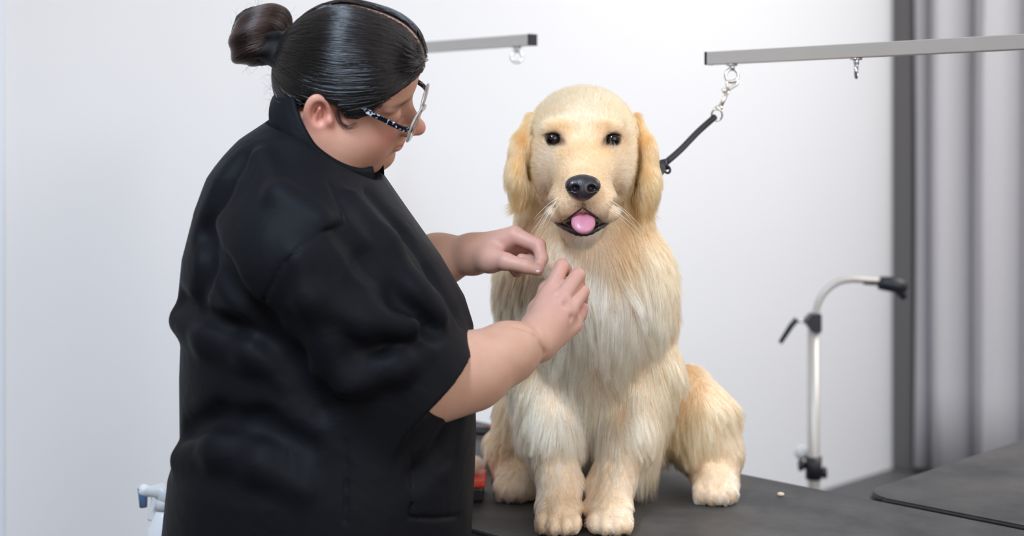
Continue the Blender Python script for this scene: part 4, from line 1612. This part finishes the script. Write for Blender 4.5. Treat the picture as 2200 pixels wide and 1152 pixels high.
# lock of chest hair drawn out between the groomer's fingers
nl = 70
P = np.zeros((nl, 8, 3))
for i in range(nl):
    a_ = W(1185 + RNG.normal(0, 14), 596 + RNG.normal(0, 12), 2.43)
    b_ = W(1175 + RNG.normal(0, 5), 590 + RNG.normal(0, 5), 2.35)
    c_ = W(1158 + RNG.normal(0, 4), 574 + RNG.normal(0, 6), 2.318 + RNG.normal(0, 0.003))
    e_ = c_ + np.array([-0.012, -0.004, 0.008]) * RNG.random() * 1.6
    P[i] = spline([a_, b_, c_, e_], 8)
o = strands('drawn_out_lock', P, 0.00022, np.tile(G_CREAM, (nl, 1)), M['fur'], doge, 0.3)
tag(o, kind='stuff')

# ---------------------------------------------------------------- black tether hooked on the grooming arm
rc = rings[0]
tp = empty('dog_tether', rc)
tag(tp, "black grooming tether clipped to the steel arm and round the dog's neck", 'tether')
d0 = rc[1]
A0 = rc + np.array([0.0, 0, -0.0125])
S1 = W(1566, 192, d0 - 0.005); S2_ = W(1548, 228, d0 - 0.02); RG = W(1541, 244, d0 - 0.025)
hk = tube('snap_hook', [S2_, S1 + (S2_ - S1) * 0.35, S1], [0.0042, 0.0036, 0.0040], M['nickel'], tp)
hook = [S1, S1 + np.array([0.006, 0, 0.004]), W(1584, 180, d0 - 0.004), W(1580, 172, d0 - 0.003), A0 + np.array([0, -0.004, 0.001]), W(1562, 176, d0 - 0.004), S1 + np.array([-0.003, 0, 0.001])]
tube('hook', spline(hook, 24), 0.0028, M['nickel'], hk, 8)
tube('thumb_lever', [W(1557, 200, d0 - 0.010), W(1552, 190, d0 - 0.010)], [0.0026, 0.0034], M['nickel'], hk, 8)
sw = bmesh.new()
bmesh.ops.create_uvsphere(sw, u_segments=16, v_segments=10, radius=0.0075, matrix=Matrix.Translation(W(1544, 232, d0 - 0.022)) @ Matrix.Diagonal((1.1, 1.0, 0.7, 1)))
bm_obj('swivel', sw, M['nickel'], hk, True)
lp_ = []
for i in range(24):
    a = 2 * PI * i / 24
    lp_.append(W(1540 + 11.5 * math.cos(a), 247 + 13 * math.sin(a), d0 - 0.026 + 0.004 * math.sin(a)))
tube('swivel_ring', lp_, 0.0018, M['nickel'], tp, 8, closed=True)
B1 = W(1430, 350, 2.60)
tube('strap', spline([W(1536, 251, d0 - 0.027), W(1500, 283, d0 - 0.05), W(1462, 322, d0 - 0.09), B1], 16), [0.0060] * 16, M['black_nylon'], tp, 10)
tube('slider', [W(1422, 343, 2.595), W(1428, 366, 2.595)], [0.0085, 0.0085], M['black_plastic'], tp, 10)
lp_ = []
for i in range(20):
    a = 2 * PI * i / 20
    lp_.append(W(1433 + 6.5 * math.cos(a) + 1.5 * math.sin(a), 364 + 8 * math.sin(a), 2.592))
tube('small_ring', lp_, 0.0022, M['black_nylon'], tp, 8, closed=True)
nk = []
nc_ = W(1252, 415, 2.535)
for i in range(40):
    a = 2 * PI * i / 40
    nk.append(nc_ + np.array([0.035 + 0.108 * math.cos(a), 0.085 * math.sin(a), 0.045 * math.cos(a) + 0.02 * math.sin(a)]))
tube('neck_loop', nk, 0.0045, M['black_nylon'], tp, 8, closed=True)

# ---------------------------------------------------------------- stand with a bent tube behind the table
dS = 3.8
sx_, sy_ = W(1748, 0, dS)[0], dS
st = empty('dryer_stand', (sx_, sy_, 0))
tag(st, 'steel pole stand with a bent top tube by the white wall', 'stand')
zj = W(0, 700, dS)[2]
tube('pole', [(sx_, sy_, 0.06), (sx_, sy_, zj)], 0.0165, M['steel'], st, 20)
arch = [(1752, 690), (1753, 672), (1759, 648), (1775, 624), (1800, 606), (1830, 600), (1865, 602), (1900, 604)]
ar = tube('bent_tube', spline([W(a, b, dS) for a, b in arch], 36), 0.0092, M['steel'], st, 14)
# clamp block with lever
bmk = bmesh.new()
pts = [(1762, 673), (1742, 673), (1727, 690), (1742, 712), (1762, 714)]
fr = [bmk.verts.new(W(a, b, dS) + np.array([0, -0.024, 0])) for a, b in pts]
bk = [bmk.verts.new(W(a, b, dS) + np.array([0, 0.024, 0])) for a, b in pts]
bmk.faces.new(fr); bmk.faces.new(bk[::-1])
for i in range(5): bmk.faces.new((fr[i], bk[i], bk[(i + 1) % 5], fr[(i + 1) % 5]))
bmesh.ops.bevel(bmk, geom=list(bmk.edges), offset=0.003, segments=2, affect='EDGES')
cb_ = bm_obj('clamp_block', bmk, M['black_plastic'], st)
tube('lever_pin', [W(1730, 691, dS), W(1708, 690, dS)], 0.004, M['chrome'], cb_, 8)
tube('lever', [W(1712, 686, dS), W(1700, 700, dS), W(1676, 737, dS)], [0.008, 0.0075, 0.006], M['dark_metal'], cb_, 10)
hd = tube('holder', [W(1855, 605, dS), W(1872, 606, dS), W(1886, 606, dS), W(1889, 608, dS), W(1925, 612, dS), W(1940, 616, dS), W(1948, 618, dS)], [0.008, 0.009, 0.009, 0.018, 0.022, 0.021, 0.012], M['black_plastic'], st, 14)
tube('holder_stem', [W(1925, 618, dS), W(1944, 640, dS)], [0.014, 0.010], M['black_plastic'], hd, 10)
zc_ = W(0, 1005, dS)[2]
cr2 = tube('height_collar', [(sx_, sy_, zc_ - 0.03), (sx_, sy_, zc_ + 0.03)], 0.022, M['dark_metal'], st, 16)
for a, b in ((1722, 1000), (1769, 1016)):
    q = W(a, b, dS)
    s = 1 if a > 1748 else -1
    tube('knob', [q - np.array([s * 0.012, 0, 0]), q + np.array([s * 0.004, 0, 0]), q + np.array([s * 0.008, 0, 0])], [0.008, 0.017, 0.013], M['black_plastic'], cr2, 12)
bmk = bmesh.new()
bmesh.ops.create_uvsphere(bmk, u_segments=16, v_segments=10, radius=0.020, matrix=Matrix.Translation(W(1722, 972, dS + 0.03)))
bm_obj('end_ball', bmk, M['bottle_white'], cr2, True)
tube('ball_stem', [W(1722, 972, dS + 0.03), (sx_, sy_, W(0, 985, dS)[2])], 0.006, M['steel'], cr2, 8)
hub = tube('base_hub', [(sx_, sy_, 0.05), (sx_, sy_, 0.11)], 0.035, M['black_plastic'], st, 16)
for i in range(5):
    a = 2 * PI * i / 5 + 0.3
    e = np.array([sx_ + 0.26 * math.cos(a), sy_ + 0.26 * math.sin(a), 0.055])
    lg = tube('foot', [(sx_, sy_, 0.08), e], [0.018, 0.012], M['dark_metal'], st, 10)
    tube('caster', [e + np.array([-0.012 * math.sin(a), 0.012 * math.cos(a), -0.030]), e + np.array([0.012 * math.sin(a), -0.012 * math.cos(a), -0.030])], 0.025, M['black_plastic'], lg, 14)

# ---------------------------------------------------------------- slicker brush with a red back, caught hair on it
def on_table(px, py):
    d = FPX * (CAMZ - TABLE_Z) / (py - YH)
    return W(px, py, d)


b0 = on_table(996, 1066)
br = empty('slicker_brush', b0)
tag(br, 'slicker brush with red back and black pad lying beside the groomer', 'brush')
bm_obj('pad', box_bm(b0[0], b0[1], TABLE_Z + 0.0135, 0.075, 0.10, 0.027, 0.005), M['black_plastic'], br)
bm_obj('back_plate', box_bm(b0[0], b0[1], TABLE_Z + 0.0335, 0.084, 0.11, 0.013, 0.006, seg=3), M['red_rubber'], br)
tube('handle', [b0 + np.array([0, -0.05, 0.034]), b0 + np.array([0, -0.11, 0.034]), b0 + np.array([0, -0.17, 0.030])], [0.011, 0.014, 0.012], M['black_plastic'], br, 12)
# tuft of combed-out hair resting on the brush
tb = b0 + np.array([0.012, 0.01, 0.041])
tf = SDF()
tf.ell(tb + np.array([0, 0, 0.013]), (0.022, 0.02, 0.013), None, 0.01)
tf.ell(tb + np.array([-0.012, 0.0, 0.016]), (0.016, 0.014, 0.012), None, 0.01)
v_, f_ = tf.mesh(0.003)
tuft = mesh_np('hair_tuft', v_, f_, M['tuft'])
tag(tuft, 'tuft of pale combed-out dog hair resting on the red-backed brush', 'hair tuft')
n_ = 700
Pq = np.zeros((n_, 6, 3))
for i in range(n_):
    dv = nrm(RNG.normal(0, 1, 3)); dv[2] = abs(dv[2])
    q = tb + np.array([0, 0, 0.010]) + dv * np.array([0.024, 0.02, 0.014]) * 0.9
    td_ = nrm(np.cross(dv, RNG.normal(0, 1, 3)))
    for s in range(6):
        Pq[i, s] = q + td_ * 0.004 * s + dv * 0.003 * math.sin(s * 0.8)
Pq[:, :, 2] = np.maximum(Pq[:, :, 2], tb[2] + 0.001)
tag(strands('tuft_strands', Pq, 0.00025, np.tile(G_CREAM, (n_, 1)), M['fur'], tuft, 0.5), kind='stuff')

# ---------------------------------------------------------------- dematting tool: black blade with red grips, at the far side of the table
t0_ = on_table(1056, 938)
tl = empty('grooming_shears', t0_)
tag(tl, 'black grooming shears with red grips lying at the far table edge', 'shears')
for s in (-1, 1):
    a1 = t0_ + np.array([-0.075, 0.012 * s, 0.012]); m1 = t0_ + np.array([0.0, 0.0, 0.012 + 0.003 * s]); b1 = t0_ + np.array([0.06, -0.014 * s, 0.012])
    bl = tube('blade', [a1, m1, b1], [0.007, 0.010, 0.004], M['dark_metal'], tl, 10, squash=0.8)
    lp_ = []
    gc = a1 + np.array([-0.026, 0.010 * s, 0.004])
    for i in range(20):
        a = 2 * PI * i / 20
        lp_.append(gc + np.array([0.026 * math.cos(a), 0.017 * math.sin(a), 0.006 * math.sin(a) * s]))
    tube('grip', lp_, 0.0065, M['red_rubber'], tl, 8, closed=True)
tube('pivot', [t0_ + np.array([0, 0, 0.004]), t0_ + np.array([0, 0, 0.026])], 0.006, M['red_rubber'], tl, 10)

# little ball of shed hair on the mat
q = on_table(1676, 1066)
cs = SDF()
cs.ell(q + np.array([0, 0, 0.0035]), (0.0055, 0.005, 0.0036), None, 0.002)
cs.ell(q + np.array([0.004, 0.001, 0.003]), (0.004, 0.004, 0.0030), None, 0.002)
v_, f_ = cs.mesh(0.001)
tag(mesh_np('hair_crumb', v_, f_, M['tuft']), 'small beige crumb of hair on the black table mat', 'crumb')

# ---------------------------------------------------------------- spray bottle on a small trolley behind the groomer
dT = 2.62
bx_ = W(352, 0, dT)[0]
zt = 0.56
tro = empty('trolley', (bx_, dT, 0))
tag(tro, 'small white utility trolley holding the spray bottle behind the groomer', 'trolley')
for z in (zt - 0.012, 0.2):
    bm_obj('shelf', box_bm(bx_, dT, z, 0.26, 0.22, 0.024, 0.005, rz=R45), M['bottle_white'], tro)
for a in (-1, 1):
    for b in (-1, 1):
        q = np.array([bx_, dT, 0]) + UV(a * 0.115, b * 0.095)
        ps = tube('post', [q + np.array([0, 0, 0.05]), q + np.array([0, 0, zt + 0.02])], 0.008, M['steel'], tro, 10)
        tube('caster', [q + np.array([-0.01, 0, 0.025]), q + np.array([0.01, 0, 0.025])], 0.025, M['black_plastic'], ps, 14)
bo = empty('spray_bottle', (bx_, dT, zt + 0.001))
tag(bo, 'white trigger spray bottle with a blue nozzle behind the groomer', 'spray bottle')


def lathe(name, prof, c, mat, parent, n=28):
    V, F = [], []
    for r, z in prof:
        for k in range(n):
            a = 2 * PI * k / n
            V.append((c[0] + r * math.cos(a), c[1] + r * math.sin(a), c[2] + z))
    for i in range(len(prof) - 1):
        for k in range(n):
            F.append((i * n + k, i * n + (k + 1) % n, (i + 1) * n + (k + 1) % n, (i + 1) * n + k))
    F.append(tuple(range(n))[::-1]); F.append(tuple((len(prof) - 1) * n + k for k in range(n)))
    return mesh_np(name, V, F, mat, parent)


ztop = W(0, 1094, dT)[2] - zt
lathe('bottle', [(0.030, 0.001), (0.034, 0.005), (0.034, ztop - 0.06), (0.030, ztop - 0.035), (0.018, ztop - 0.012), (0.014, ztop)], (bx_, dT, zt), M['bottle_white'], bo)
lathe('screw_collar', [(0.016, ztop - 0.001), (0.016, ztop + 0.014), (0.013, ztop + 0.018)], (bx_, dT, zt), M['bottle_grey'], bo)
hdz = [W(352, 1094, dT), W(340, 1070, dT), W(330, 1062, dT)]
tube('spray_head', [W(358, 1088, dT), W(356, 1064, dT), W(345, 1054, dT), W(325, 1056, dT), W(310, 1056, dT)], [0.013, 0.016, 0.014, 0.010, 0.0105], M['bottle_grey'], bo, 14)
tube('nozzle', [W(307, 1050, dT), W(307, 1064, dT), W(308, 1090, dT)], [0.010, 0.0085, 0.0070], M['blue_plastic'], bo, 14)
tube('nozzle_cap', [W(320, 1056, dT), W(306, 1053, dT), W(300, 1053, dT)], [0.010, 0.0115, 0.008], M['bottle_white'], bo, 14)
tube('trigger', spline([W(330, 1062, dT), W(332, 1080, dT), W(326, 1100, dT), W(324, 1118, dT)], 12), [0.006] * 12, M['bottle_white'], bo, 10)
